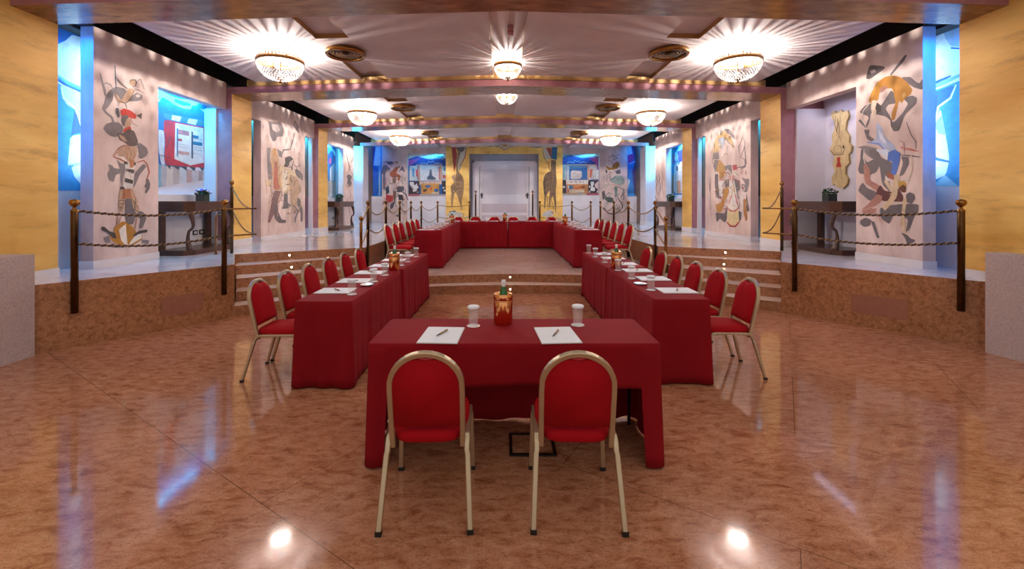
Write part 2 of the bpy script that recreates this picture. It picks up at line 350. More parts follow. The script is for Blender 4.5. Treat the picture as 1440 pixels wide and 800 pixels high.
# ------------------------------------------------------------------ side walls
for s, nm, back1 in ((-1, 'left', 5.82), (1, 'right', 6.15)):
    def bx(m, a, b, *r, **k):
        x0, x1 = sorted((s*a, s*b))
        if s < 0 and ('inn' in k): k['xp'] = k.pop('inn')
        elif 'inn' in k: k['xm'] = k.pop('inn')
        m.box(x0, x1, *r, **k)
    m = MB(); G, MV, SL = M['gold'], M['mauve'], M['slab']
    bx(m, 5.32, 5.45, -1.5, 5.12, P+.0, 3.97, G, yp=M['blue']) if s < 0 else bx(m, 5.32, 5.45, -1.5, 5.12, P+.0, 3.97, G, yp=M['blue'])
    m.build('wall_%s_gold' % nm, kind='structure')
    for i in (1, 2, 3):
        a, b = BY[i]; m = MB()
        bx(m, 5.32, 6.3, a, b, P+.13, uh(5.4), MV if i < 3 else M['recess'], inn=G if i < 3 else M['recess'])  # farthest gold one coloured pale for the blue light falling on it
        bx(m, 5.31, 6.3, a-.01, b+.01, P, P+.13, M['white'])
        m.build('pilaster', label=['', 'nearest', 'middle', 'farthest'][i]+' gold fronted pilaster on the '+nm+' wall', cat='pilaster', kind='structure')
    m = MB(); T = 3.91
    for a, b in ((5.68, 6.75), (9.62, 11.77), (14.6, 15.62)):
        bx(m, 5.43, 5.60, a, b, P+.1, T, SL)
    for a, b in ((6.75, 8.41), (9.07, 9.62), (11.77, 12.36), (13.02, 14.6)):
        bx(m, 5.43, 5.60, a, b, 3.40, T, SL)
    m.build('wall_%s' % nm, kind='structure')
    m = MB()
    for a, b in ((5.68, 6.75), (9.62, 11.77), (14.6, 15.62)):
        bx(m, 5.42, 5.61, a-.01, b+.01, P, P+.1, M['white'])
    bx(m, 5.31, 5.46, 3.0, 5.13, P, P+.1, M['white'])
    m.build('baseboard_%s' % nm, kind='structure')
    # rear skin of the wall behind the slots and niches
    m = MB()
    bx(m, 5.82, 6.3, 3.0, 6.2, P, 3.85, M['recess'])
    bx(m, back1, 6.7, 6.2, 8.41, P, 3.85, M['recess'])
    if s > 0: bx(m, 5.62, 6.7, 6.15, 6.3, P, 3.85, M['recess'])
    bx(m, 5.82, 6.3, 9.07, 12.36, P, 3.85, M['recess'])
    bx(m, 5.82, 6.3, 13.02, 16.31, P, 3.85, M['recess'])
    bx(m, 5.82, 6.4, 16.97, 19.3, P, 4.3, M['brownp'])
    # jamb returns of the niche
    bx(m, 5.60, back1, 8.36, 8.41, P, 3.4, M['white'])
    m.build('wall_%s_rear' % nm, kind='structure')
    # painted brown and blue boards in the narrow slots
    mm = MB(); x0, x1 = sorted((s*5.78, s*5.815)); mm.box(x0, x1, 9.5, 10.9, 1.74, 3.8, M['brownp'])
    mm.build('slot_board', label='tall brown painted board in the nearer narrow slot of the '+nm+' wall', cat='board')
    mm = MB(); x0, x1 = sorted((s*5.60, s*5.80)); mm.box(x0, x1, 12.30, 12.355, 1.74, 3.8, M['brownp'])
    mm.build('slot_board', label='tall brown painted board in the farther narrow slot of the '+nm+' wall', cat='board')
    mm = MB(); x0, x1 = sorted((s*5.47, s*5.57)); mm.box(x0, x1, 12.28, 12.355, P, 3.8, M['white']); mm.build('trim_%d' % (8 if s < 0 else 9), kind='structure')

# ------------------------------------------------------------------ back wall
YW = 19.0
m = MB(); SL = M['slab']; WH = M['white']
xl0, xl1 = onY(573, 0, YW).x, onY(627, 0, YW).x; xr0, xr1 = onY(791, 0, YW).x, onY(843, 0, YW).x
zt, zb = onY(0, 216, YW).z, onY(0, 276, YW).z
m.box(-5.35, xl0, YW, YW+.3, P, 4.2, SL); m.box(xr1, 5.4, YW, YW+.3, P, 4.2, SL)
m.box(xl0, xl1, YW, YW+.3, zt, 4.2, SL); m.box(xr0, xr1, YW, YW+.3, zt, 4.2, SL)
m.box(xl0, xl1, YW, YW+.3, P, zb, WH); m.box(xr0, xr1, YW, YW+.3, P, zb, WH)
m.box(xl1, xr0, YW+.9, YW+1.0, P, 4.2, M['recess'])
m.box(-6.5, -5.35, YW+.25, YW+.4, P, 4.3, M['blue']); m.box(5.4, 6.5, YW+.25, YW+.4, P, 4.3, M['blue'])
m.box(xl0, xl1, YW+.22, YW+.3, zb, zt, M['recess']); m.box(xr0, xr1, YW+.22, YW+.3, zb, zt, M['recess'])
m.build('wall_back', **ST)
YG = YW-.02
dx0, dx1, dt = onY(660, 0, YG).x, onY(757.6, 0, YG).x, onY(0, 216.5, YG).z
m = MB(); m.box(xl1, dx0, YG, YW+.4, P, 4.2, M['gold'], xp=M['reveal']); m.box(dx1, xr0, YG, YW+.4, P, 4.2, M['gold'], xm=M['reveal']); m.box(dx0, dx1, YG, YW+.4, dt, 4.2, M['gold'], bot=M['reveal'])
m.build('wall_back_gold', **ST)
m = MB()
m.box(-6.5, -5.3, YW+.05, YW+.3, P, 1.84, M['white']); m.box(5.35, 6.5, YW+.05, YW+.3, P, 1.84, M['white'])
m.build('trim_5', **ST)
# double door
YD = YW+.42; dr = empty('door_1', (0, YD, P), kind='structure')
def pz(x, y): v = onY(x, y, YD); return v.x, v.z-P
a0, t0 = pz(665.5, 227.5); a1, _ = pz(754.5, 227); b0, tt = pz(674, 234.5); b1, _ = pz(744.5, 234)
m = MB(); m.box(a0, b0, -.02, .1, 0, t0, M['door']); m.box(b1, a1, -.02, .1, 0, t0, M['door']); m.box(b0, b1, -.02, .1, tt, t0, M['door'])
m.box(a0-.03, a0+.05, -.05, -.02, 0, t0+.03, M['door']); m.box(a1-.05, a1+.03, -.05, -.02, 0, t0+.03, M['door']); m.box(a0-.03, a1+.03, -.05, -.02, t0-.05, t0+.03, M['door'])
m.build('door_frame', dr)
m = MB(); m.box(dx0, a0-.03, .02, .1, 0, 3.3, M['reveal']); m.box(a1+.03, dx1, .02, .1, 0, 3.3, M['reveal']); m.box(a0-.03, a1+.03, .02, .1, t0+.03, 3.3, M['reveal']); m.build('reveal', dr)
m = MB(); m.box(b0, b1, .03, .09, 0, tt, M['door']); m.box(b0-.0, b0+.025, .0, .035, 0, tt, M['reveal']); m.box(b1-.025, b1, .0, .035, 0, tt, M['reveal'])  # grey edge strips painted as shaded groove lines
for (y0, y1, mm) in ((237, 274, M['doorq']), (286, 299.5, M['doorp']), (302, 316, M['doorp'])):
    _, z1 = pz(700, y0); _, z0 = pz(700, y1)
    m.box(b0+.1, b1-.1, .015, .03, z0, z1, mm)
    for q in (z0, z1): m.box(b0+.08, b1-.08, .0, .03, q-.02, q+.02, M['door'])
    for q in (b0+.09, b1-.09): m.box(q-.02, q+.02, .0, .03, z0, z1, M['door'])
m.build('door_leaf', dr)
for x in (677.5, 741.5):
    hx, hz = pz(x, 275); m = MB(); m.box(hx-.03, hx+.03, -.03, .03, hz-.12, hz+.12, M['black']); m.tube([(hx-.08, -.07, hz+.03), (hx+.06, -.07, hz+.03)], .02, M['black']); m.tube([(hx, -.07, hz+.03), (hx, .0, hz+.03)], .015, M['black'])
    m.build('door_handle', dr)

# ------------------------------------------------------------------ blue lighting in slots and niches
def area(name, loc, aim, sx, sy, power, col):
    l = bpy.data.lights.new(name, 'AREA'); l.shape = 'RECTANGLE'; l.size = sx; l.size_y = sy; l.energy = power*LED; l.color = col
    l.spread = 2.6
    o = bpy.data.objects.new(name, l); COL.objects.link(o); o.location = loc
    o.rotation_euler = (Vector(aim)-Vector(loc)).to_track_quat('-Z', 'Y').to_euler(); return o
BL = (.0, .24, 1.0); CY_ = (.03, .52, 1.0); VI = (.72, .70, 1.0)
for s in (-1, 1):
    area('slot_light', (s*5.64, 5.0, 2.9), (s*5.76, 6.4, 2.9), .22, 1.7, 6, BL)
    area('slot_light', (s*5.52, 5.35, 3.84), (s*5.60, 5.5, 1.0), .4, .12, 8, BL)
    area('slot_light', (s*5.69, 6.0, 2.85), (s*5.74, 5.2, 2.85), .12, 1.7, 6, (.4, .75, 1.0))
    if s < 0:
        area('niche_light', (s*5.69, 7.55, 3.55), (s*5.80, 7.55, 2.2), 1.4, .1, 26, CY_)
    else:
        area('niche_light', (s*5.80, 7.6, 3.55), (s*5.9, 7.6, 1.5), 1.2, .2, 3.5, VI)  # added weak violet fill, this niche has no lamp of its own
    for yy, x_ in ((10.0, 5.69), (12.1, 5.70)):
        area('slot_light', (s*x_, yy, 3.62), (s*5.78, yy+.1, 1.5), .4, .08, 16, CY_)
    area('niche_light', (s*5.69, 13.8, 3.55), (s*5.8, 13.8, 2.0), 1.3, .1, 26, CY_)
    area('slot_light', (s*5.7, 15.95, 3.2), (s*5.0, 17.2, 3.6), .2, 1.2, 22, CY_)
    area('slot_light', (s*5.72, 15.9, 3.8), (s*5.6, 16.0, 1.0), .4, .15, 18, CY_)
    area('slot_light', (s*5.6, 18.4, 3.95), (s*5.75, 19.2, 2.8), .3, .7, 5, BL)
    area('niche_light', (s*3.36+.03, YW+.08, zt-.02), (s*3.36, YW+.2, 1.5), 1.5, .1, 6, CY_)

# ------------------------------------------------------------------ murals (paint on walls, traced shapes on each wall's own plane)
def ell(cx, cy, rx, ry, n=16): return [(cx+rx*math.cos(2*PI*i/n), cy+ry*math.sin(2*PI*i/n)) for i in range(n)]
def ribbon(pts, w):
    L_, R_ = [], []
    for i, p in enumerate(pts):
        a = pts[max(i-1, 0)]; b = pts[min(i+1, len(pts)-1)]
        dx, dy = b[0]-a[0], b[1]-a[1]; d = math.hypot(dx, dy) or 1
        ww = w/2*(.55 if i in (0, len(pts)-1) else 1)
        L_.append((p[0]-dy/d*ww, p[1]+dx/d*ww)); R_.append((p[0]+dy/d*ww, p[1]-dx/d*ww))
    return L_+R_[::-1]
def rounded(pts):            # one pass of corner cutting for hand-painted outlines
    out = []
    for i, p in enumerate(pts):
        q = pts[(i+1) % len(pts)]
        out.append((p[0]*.87+q[0]*.13, p[1]*.87+q[1]*.13)); out.append((p[0]*.13+q[0]*.87, p[1]*.13+q[1]*.87))
    return out
def mural(name, label, axis, val, crops, cat='mural', step=.00008, back=None):
    m = MB(); k = 0; nx = -1 if (axis == 'X' and val > 0) else 1
    def pt(x, y, o):
        if axis == 'X': v = onX(x, y, val); v.x += nx*o
        else: v = onY(x, y, val); v.y -= o
        return v
    for (ox, oy, sc), shapes in crops:
        for sh in shapes:
            if sh[0] == 'o': poly = ell(*sh[2:]); c = sh[1]
            elif len(sh) == 3: poly = ribbon(sh[2], sh[1]); c = sh[0]
            else: poly = sh[1]; c = sh[0]; poly = rounded(poly) if (len(poly) > 4 and not c.endswith('!')) else poly
            c = c.rstrip('!'); k += 1; off = .0015+k*step
            tri = tessellate_polygon([[Vector((p[0], p[1], 0)) for p in poly]])
            vs = [pt(ox+p[0]/sc, oy+p[1]/sc, off) for p in poly]
            m.add(vs, [tuple(t) for t in tri], paint(c))
    o = m.build(name, recalc=False, label=label, cat=cat)
    # make all faces look into the room
    d = Vector((nx, 0, 0)) if axis == 'X' else Vector((0, -1, 0))
    for p in o.data.polygons:
        if p.normal.dot(d) < 0: p.flip()
    return o
def sketch(seed, x0, y0, x1, y1, n, cols, w=(2, 5), L=60):
    rd = random.Random(seed); out = []
    for i in range(n):
        x, y = rd.uniform(x0, x1), rd.uniform(y0, y1); a = rd.uniform(0, 6.28); k = rd.uniform(-.7, .7); l = rd.uniform(.4, 1)*L/7; p = [(x, y)]
        for q in range(6):
            a += k*.6; x += l*math.cos(a)*.8; y += l*math.sin(a); p.append((min(max(x, x0), x1), min(max(y, y0), y1)))
        out.append((rd.choice(cols), rd.uniform(*w), p))
    return out
g, g2, tan, och, red, wh, dk, pk = '#857a7b', '#6e6466', '#c9a487', '#bd8128', '#c54b3c', '#e6dcd6', '#4b403d', '#b07a6c'
mural('wall_mural', 'mural of tumbling acrobats above a striped dancer on the near left wall', 'X', -5.43, [
 ((130, 70, 5.333), [
  (g, [(52,170),(62,180),(78,235),(100,300),(100,345),(90,345),(78,300),(62,230)]),
  (g, [(100,340),(130,300),(180,275),(240,290),(265,320),(250,355),(215,390),(190,340),(160,330),(150,380),(118,430),(95,450),(112,470),(150,500),(163,540),(150,548),(138,512),(95,478),(68,440),(85,400)]),
  (g, 9, [(72,268),(100,247),(135,262),(152,290)]),
  (g, [(240,395),(290,350),(330,320),(375,340),(372,375),(330,386),(280,386)]), ('o', '#cdbab7', 340, 345, 18, 12),
  (g, [(78,590),(100,555),(150,540),(200,545),(228,580),(225,620),(180,655),(140,650),(105,625)]),
  (g, [(320,700),(362,700),(412,740),(402,795),(350,795),(340,740)]),
  ('#4f6072', 9, [(168,118),(172,200),(176,292)]), (dk, 5, [(180,222),(215,262),(258,292)]), (dk, 5, [(175,205),(205,240),(270,300)]),
  (tan, [(272,285),(315,300),(295,350),(262,398),(232,395),(222,368)]), (dk, 5, [(316,302),(292,352),(262,395),(236,398)]),
  (tan, [(155,325),(182,335),(198,365),(240,385),(238,402),(198,398),(180,375)]), (dk, 6, [(168,335),(185,380),(215,388),(245,402),(258,440)]), (dk, 5, [(180,395),(200,400),(190,420)]),
  ('o', tan, 300, 245, 24, 24), (dk, 6, [(278,240),(290,225),(320,225),(330,245),(320,272),(300,275)]), (dk, 4, [(330,240),(352,222),(362,222)]), (dk, 4, [(312,292),(350,305),(392,328)]),
  (dk, 4, [(362,225),(375,262),(388,300)]),
  (g2, [(175,435),(195,440),(205,500),(190,512),(172,470)]),
  ('#cf3f30', [(208,455),(235,438),(285,455),(330,490),(322,520),(285,512),(240,497),(215,492)]),
  (g2, [(222,490),(272,492),(255,560),(225,572),(213,530)]), (tan, [(240,560),(258,515),(288,515),(290,560),(265,585),(235,582)]),
  (dk, 4, [(290,512),(298,550),(342,575)]), ('#6a564c', [(328,492),(370,474),(366,522),(345,505)]),
  ('#cf4a3a', [(232,592),(282,570),(292,600),(258,618),(228,620)]),
  ('#6b5a56', [(178,622),(230,625),(270,592),(312,610),(342,690),(322,725),(270,722),(235,692),(200,675)]),
  (tan, [(195,632),(235,650),(262,690),(232,685),(205,660)]), ('#8d6d62', 7, [(270,645),(300,650),(318,690)]),
  (tan, [(190,745),(230,718),(290,722),(335,730),(320,780),(300,800),(190,800)]),
  ('#b5623f', 6, [(150,795),(190,742),(232,716),(288,722)]), ('#9c5838', 5, [(232,722),(255,745),(240,790)]), ('#9c5838', 5, [(262,724),(285,760),(275,795)]), ('#9c5838', 5, [(205,745),(225,770),(215,795)])]),
 ((130, 210, 5.333), [
  (g, [(180,75),(212,105),(252,112),(232,200),(218,292),(205,232),(212,160)]),
  (g, [(115,110),(145,120),(160,140),(212,148),(204,182),(172,192),(156,246),(125,230),(110,182),(130,150)]),
  (g, [(310,182),(380,108),(406,125),(352,192),(322,262),(305,292)]), (g, [(338,52),(398,0),(418,18),(402,50),(362,72)]),
  (tan, [(185,0),(335,0),(325,55),(305,90),(262,88),(235,50)]), ('#a85f42', 5, [(240,10),(262,40),(255,70)]), ('#a85f42', 5, [(280,5),(290,40),(275,75)]), ('#a85f42', 5, [(310,10),(318,40),(300,72)]),
  ('#b5674a', 11, [(190,18),(155,55),(208,75),(250,95)]), ('#b5674a', 10, [(330,98),(382,82),(408,112),(425,170),(408,222)]), (g2, [(400,220),(418,222),(432,258),(428,290),(405,330),(390,325),(402,290),(385,278),(404,255)]),
  (wh, [(240,100),(322,98),(312,172),(302,282),(272,296),(222,286),(246,182)]),
  (dk, [(235,88),(262,95),(262,116),(235,108)]), (dk, [(308,95),(325,100),(318,122),(305,118)]), (dk, [(250,145),(312,152),(308,180),(254,165)]), (dk, [(240,213),(302,230),(300,260),(238,245)]), (dk, [(206,280),(232,280),(246,300),(204,300)]),
  ('#c27f55', [(270,70),(312,80),(306,132),(280,142)]),
  ('#b0714e', [(205,302),(292,292),(322,352),(300,365),(240,372),(194,375)]), (tan, [(205,305),(228,300),(215,370),(196,373)]), (tan, [(278,295),(300,305),(318,350),(290,362)]), ('#8a4f34', 4, [(240,305),(235,370)]), ('#8a4f34', 4, [(262,300),(262,368)]),
  (g2, [(243,372),(290,368),(302,450),(380,470),(404,512),(372,592),(345,590),(362,520),(320,502),(302,562),(258,562),(240,500)]),
  (tan, [(194,378),(240,376),(226,470),(206,472),(190,430)]), (tan, [(286,366),(326,356),(352,470),(326,482),(300,430)]),
  (dk, 8, [(194,385),(236,380)]), (dk, 8, [(192,405),(234,412)]), (dk, 8, [(195,430),(230,440)]), (dk, 7, [(236,385),(205,455)]), (dk, 7, [(292,372),(342,440)]), (dk, 7, [(322,360),(312,450),(345,470)]), (dk, 6, [(300,400),(330,395)]),
  ('#b98d72', 9, [(196,472),(182,520),(176,608)]), ('#b98d72', 9, [(222,470),(198,540),(185,600)]), ('#b98d72', 9, [(332,480),(325,550),(312,622)]),
  (g, [(80,662),(120,645),(132,700),(95,702)]), (g, [(368,675),(422,682),(415,710),(365,702)]), (g, [(138,702),(232,736),(138,736)]),
  (och, [(120,655),(165,642),(155,590),(225,535),(302,582),(330,632),(372,640),(370,672),(330,702),(262,738),(160,702)]),
  ('#efe6da!', [(194,602),(245,560),(262,740),(212,682)]), ('#efe6da!', [(275,702),(330,630),(366,640),(366,664),(270,722)]),
  (dk, [(65,580),(85,580),(125,615),(166,625),(178,666),(150,668),(110,626),(65,605)]), (dk, [(300,642),(345,610),(410,600),(406,622),(350,632),(308,656)]), *sketch(7, 205, 300, 315, 365, 12, ['#8a4f34', '#a8643f'], (2, 4), 60), *sketch(8, 240, 100, 315, 290, 10, ['#8a7b74', '#b8ada6'], (2, 4), 50), *sketch(9, 180, 480, 340, 600, 10, ['#a98a6c', '#8a6a52'], (2, 3), 60)])])
mural('wall_mural', 'mural of a backbending ochre acrobat above falling figures on the near right wall', 'X', 5.43, [
 ((1195, 70, 5.333), [
  (g2, [(150,113),(252,123),(268,138),(150,222),(120,216)]), ('#cbb8b5', [(148,155),(188,146),(196,165),(160,180)]),
  (g2, [(418,35),(431,42),(402,92),(312,192),(300,188),(368,96)]),
  (g2, [(388,205),(455,203),(500,243),(525,252),(547,213),(547,302),(480,282),(420,242)]),
  (g2, [(312,300),(352,350),(345,402),(292,410),(268,442),(305,500),(308,570),(330,612),(372,607),(412,490),(502,402),(506,360),(470,342),(398,362),(440,402),(400,470),(328,548),(272,500),(182,480),(202,502),(160,470),(150,540),(126,592),(63,532),(80,520),(120,570),(145,502),(73,470),(110,420),(162,402),(230,422),(262,380)]),
  (g2, [(105,598),(150,600),(140,640),(202,682),(190,702),(130,672)]),
  (och, [(140,387),(165,320),(200,250),(260,205),(320,190),(380,205),(430,240),(472,300),(460,332),(410,370),(390,402),(370,380),(340,520),(314,532),(314,480),(345,400),(330,322),(318,290),(280,290),(240,290),(225,320),(215,372),(200,385),(160,402)]),
  ('#8f6020', 4, [(330,200),(325,270),(345,330)]), ('#d9a348', 10, [(230,235),(185,300),(165,360)]), ('#9d6a22', 4, [(380,215),(400,280),(390,330)]),
  ('#d9b06a', [(390,340),(410,312),(426,340),(402,362)]), (pk, [(228,290),(268,268),(290,280),(242,320),(226,320)]),
  ('#e0cdb8', [(165,380),(200,378),(206,420),(195,500),(170,492),(160,440)]), (dk, [(205,393),(236,420),(236,460),(210,472),(192,440)]), ('#e0cdb8', 9, [(170,490),(190,530),(200,560)]), (wh, 6, [(150,400),(100,460),(90,520),(125,580)]),
  ('#b9c4e2', [(200,538),(240,580),(262,650),(340,720),(362,795),(292,800),(250,720),(150,702),(202,662)]), ('#dfe3f2', [(215,590),(245,640),(280,700),(250,700),(225,660)]), ('#7f92d6', 14, [(130,692),(220,706),(300,790)]),
  (g2, 8, [(425,540),(462,640),(498,690),(495,742)]), (g2, 6, [(368,675),(408,700),(412,790)]),
  (g, [(58,730),(112,718),(212,740),(218,802),(140,802),(92,742)]), (red, 7, [(380,732),(450,742),(516,762)]), (red, 5, [(398,712),(392,745)])]),
 ((1195, 210, 5.333), [
  (g2, [(85,0),(115,0),(108,60),(130,100),(205,60),(232,110),(200,172),(150,192),(75,182),(63,150),(80,80)]),
  (g2, [(150,0),(210,0),(236,60),(322,100),(312,182),(282,172),(300,250),(302,322),(245,262),(225,122),(200,80),(150,60)]),
  (g2, [(385,50),(442,58),(446,110),(402,192),(370,202),(402,100)]), (g2, 12, [(380,42),(460,48),(530,58)]),
  (g2, [(100,248),(130,290),(206,320),(192,382),(150,387),(63,312),(80,270)]),
  (g2, [(230,440),(300,420),(400,408),(520,412),(516,470),(482,512),(450,602),(420,622),(440,522),(380,502),(330,490),(300,562),(240,522),(228,480)]),
  (g2, [(422,340),(450,320),(486,335),(492,370),(462,412),(425,392)]),
  (g2, [(80,532),(120,510),(166,530),(155,572),(110,582),(78,560)]), (g2, [(160,540),(186,540),(216,640),(227,662),(205,667)]),
  (g2, [(385,622),(432,640),(460,670),(496,680),(482,696),(450,712),(430,712),(420,672)]),
  ('#dfe4f2', [(190,0),(292,0),(300,60),(285,75),(240,40)]),
  ('#4a6fc4!', [(290,22),(340,0),(382,28),(376,90),(347,196),(313,186),(320,90),(284,86)]),
  (wh, 10, [(110,0),(104,60),(118,110)]),
  (pk, [(105,110),(132,110),(157,160),(150,230),(222,268),(216,322),(160,282),(118,252),(108,182)]),
  ('#5e2c2a', [(230,265),(262,310),(330,320),(366,290),(402,350),(406,392),(340,392),(245,387),(200,342),(204,310)]),
  (pk, [(208,335),(247,350),(240,392),(162,447),(206,440),(190,482),(100,482),(93,450),(140,410)]), ('#d0a294', 9, [(100,455),(150,440),(200,425)]),
  ('#a4583c', [(275,170),(332,190),(332,230),(290,212)]), (wh, [(268,195),(300,225),(292,242),(268,228)]),
  ('#c99c38', [(365,242),(402,235),(432,262),(412,290),(370,287)]), ('#6b3a24', [(402,262),(426,280),(420,322),(395,322),(366,292)]),
  ('#dcc39f', [(340,188),(376,190),(357,360),(302,422),(267,462),(243,432),(298,372),(318,320)]), ('#dcc39f', [(258,240),(277,228),(322,290),(310,320)]),
  ('#dcc9b4', 12, [(462,42),(468,150),(440,235),(385,235)]), ('#b58e66', 3, [(345,200),(330,330),(265,440)]),
  ('#dcc39f', [(402,368),(432,368),(412,510),(422,620),(447,622),(410,632),(378,560),(395,450)]),
  (red, 4, [(190,470),(225,520),(252,562)]), (red, 6, [(402,0),(460,6),(520,14)]), *sketch(10, 110, 120, 150, 250, 6, ['#96604f', '#c49080'], (3, 6), 60), *sketch(11, 260, 200, 370, 440, 8, ['#c2a47c', '#b08d62'], (2, 4), 70), *sketch(13, 380, 400, 430, 600, 6, ['#c2a47c', '#b08d62'], (2, 4), 60)])])
o1, g3 = '#d0ab86', '#93888a'
mural('wall_mural', 'mural of a rider waving from a prancing horse on the middle left wall', 'X', -5.43, [((362, 160, 4.7), [
  (g, [(70,48),(105,55),(150,52),(170,85),(168,150),(130,152),(120,180),(100,182),(82,140),(80,90)]), ('#d3c1be', [(90,68),(135,72),(150,110),(128,125),(98,105)]),
  (g, 8, [(250,45),(244,75),(262,110),(276,128)]), (g, 7, [(250,45),(262,80),(278,128)]), (g, 4, [(248,120),(236,170)]), (g, 11, [(236,170),(215,235),(172,240),(155,285),(135,235)]),
  (g3, [(62,225),(88,222),(80,300),(102,360),(98,420),(88,500),(70,430),(64,330)]), (g, [(130,230),(160,250),(165,290),(140,280)]),
  (o1, [(92,235),(128,232),(140,300),(150,400),(165,500),(110,510),(98,400),(88,300)]), ('#c98f50', [(105,228),(122,228),(120,278),(106,272)]), ('#c0705c', [(112,310),(132,320),(132,430),(150,490),(105,498),(108,400)]), ('#a96452', 6, [(105,495),(140,500),(150,480)]),
  ('#e2c9a8', [(48,440),(90,432),(92,470),(58,480)]), ('#d3ad86', 10, [(58,470),(62,530)]),
  ('#4f4745', [(180,290),(215,278),(238,300),(212,318),(205,350),(165,358),(185,325)]), ('#5b504d', 7, [(195,360),(225,372),(238,310)]),
  ('#e0c9a6', [(145,330),(180,350),(250,385),(265,420),(215,470),(205,525),(172,530),(150,430)]), ('#efe3cf', [(165,360),(200,380),(195,500),(165,520)]),
  ('#c2a489', [(212,400),(262,420),(292,510),(262,540),(252,650),(238,650),(215,520),(205,470)]),
  (g, [(245,365),(275,372),(298,405),(298,440),(270,425),(252,400)]), ('#a98a80', 3, [(250,300),(265,290),(285,350)]),
  ('#8b6a66', [(110,505),(155,510),(140,560),(120,640),(110,660),(82,720),(68,718),(90,600)]), ('#7b6a6b', [(105,560),(130,565),(135,640),(160,700),(190,702),(185,722),(140,722),(110,690)]),
  ('#6e686b', [(175,525),(200,525),(200,590),(218,600),(208,625),(160,630),(175,600)]),
  (g, [(262,545),(280,560),(300,640),(298,710),(285,715),(285,650),(262,600)]), (g, 10, [(236,600),(270,640),(250,690),(248,720)]), ('#d6b083', 6, [(205,600),(205,690)]), ('#d6b083', 6, [(225,560),(230,710)]), ('#d6b083', 6, [(80,540),(72,640)]), ('#c2a489', 7, [(150,530),(130,680)]), *sketch(3, 75, 240, 160, 640, 26, ['#a98a74', '#8b7268', '#cdb292', '#b0705c'], (2, 5), 70), *sketch(4, 150, 330, 285, 660, 34, ['#a98a74', '#7b6a68', '#d6bd98', '#6a5c58'], (2, 5), 80)])])
mural('wall_mural', 'mural of circus figures over a red rimmed drum on the middle right wall', 'X', 5.43, [((985, 160, 4.7), [
  (g3, [(155,98),(190,100),(222,140),(228,170),(205,150),(170,120)]), (g3, [(85,230),(120,250),(125,300),(100,300),(80,290)]),
  ('#cfae7c', [(82,250),(88,195),(115,145),(160,110),(205,160),(228,225),(195,190),(165,165),(140,220),(120,250),(90,262)]), ('#b7bdcb', [(120,160),(160,155),(160,200),(140,235),(122,210)]), ('#6a625f', 5, [(160,140),(185,190),(228,225)]), ('#6a625f', 4, [(75,260),(95,200),(90,290)]),
  (g, 5, [(262,270),(252,220),(280,155),(297,190),(285,240),(262,290),(292,300),(300,350),(265,370)]), (g, 8, [(292,210),(302,330),(265,372)]),
  ('#c79a58', [(98,310),(130,305),(165,350),(162,410),(120,440),(125,390),(100,380)]), (g, [(85,345),(95,300),(120,310),(100,390)]),
  (g, [(160,345),(205,335),(210,400),(200,390),(180,360),(165,380)]), ('#b8505a', [(212,340),(240,335),(245,368),(215,375)]), (g, 10, [(245,355),(290,350),(302,330)]), ('#9fb59a', 9, [(215,375),(240,400)]),
  (g2, [(95,400),(118,395),(118,480),(140,560),(115,560),(95,480)]), (g2, 5, [(66,420),(66,635)]), (g, 8, [(60,460),(62,510)]),
  ('#e2d8d2', [(120,430),(155,440),(150,540),(125,545)]), (red, 11, [(122,440),(152,436)]), (red, 8, [(118,540),(138,565)]), ('#b57a3a', 9, [(130,385),(150,400),(150,430)]), (g2, [(160,440),(190,430),(190,480),(165,490)]),
  (red, 8, [(195,410),(200,440)]), (red, 8, [(214,408),(218,435)]), ('#e6ddd8', [(190,445),(235,440),(245,600),(195,600)]), (g2, [(222,430),(262,440),(262,500),(240,520)]),
  (g, [(272,420),(300,430),(322,430),(322,470),(308,520),(275,510),(270,460),(300,470)]), ('#ded2cc', [(262,520),(290,530),(285,640),(272,690)]),
  ('#bd8a45', [(145,500),(185,485),(190,520),(160,590),(140,650),(108,650),(102,600),(130,590),(150,560)]), ('#d2a862', 7, [(180,480),(215,500),(205,560)]), (red, 8, [(190,590),(205,540)]), (red, 9, [(230,530),(245,600)]),
  (g2, [(100,650),(160,660),(180,600),(175,700),(160,720),(130,690),(108,720)]), (g2, [(305,520),(325,640),(312,650),(300,600)]), ('#b07a45', [(285,560),(305,565),(308,640),(312,700),(300,710),(285,650)]), (g2, [(255,640),(270,650),(268,700),(252,720)]),
  ('#e2cd9c', [(182,635),(215,652),(252,632),(258,720),(215,742),(178,722)]), ('#ece3d8', [(192,600),(245,598),(250,630),(216,645),(185,625)]),
  ('#c2453c', 8, [(180,622),(200,642),(232,642),(252,620)]), ('#a9372f', 12, [(175,715),(200,742),(232,744),(258,712)]), ('#c8ad6e', 4, [(198,655),(196,722)]), ('#c8ad6e', 4, [(216,655),(216,735)]), ('#c8ad6e', 4, [(236,650),(238,722)]), *sketch(5, 80, 110, 200, 330, 22, ['#a08a68', '#8a8286', '#6a625f', '#c9ad7c'], (2, 5), 60), *sketch(6, 100, 380, 310, 640, 44, ['#8a8286', '#6a625f', '#b58a55', '#a9584c', '#d8cdc6'], (2, 6), 60)])])
mural('wall_mural', 'faint dark figure mural on the far left wall beside the blue slot', 'X', -5.43, [((450, 190, 5.0), [
  (g, 5, [(185,125),(192,170),(205,200),(225,180),(235,150)]), (g, 8, [(200,195),(210,225),(205,250)]), (g, [(185,285),(205,275),(225,290),(215,320),(225,340),(205,360),(190,340),(195,315)]),
  (pk, 7, [(180,350),(200,365),(225,350)]), (g, 5, [(205,380),(215,430),(205,450)]), (pk, 6, [(205,500),(212,560)]), (g2, 5, [(190,270),(212,240),(228,280)])])])
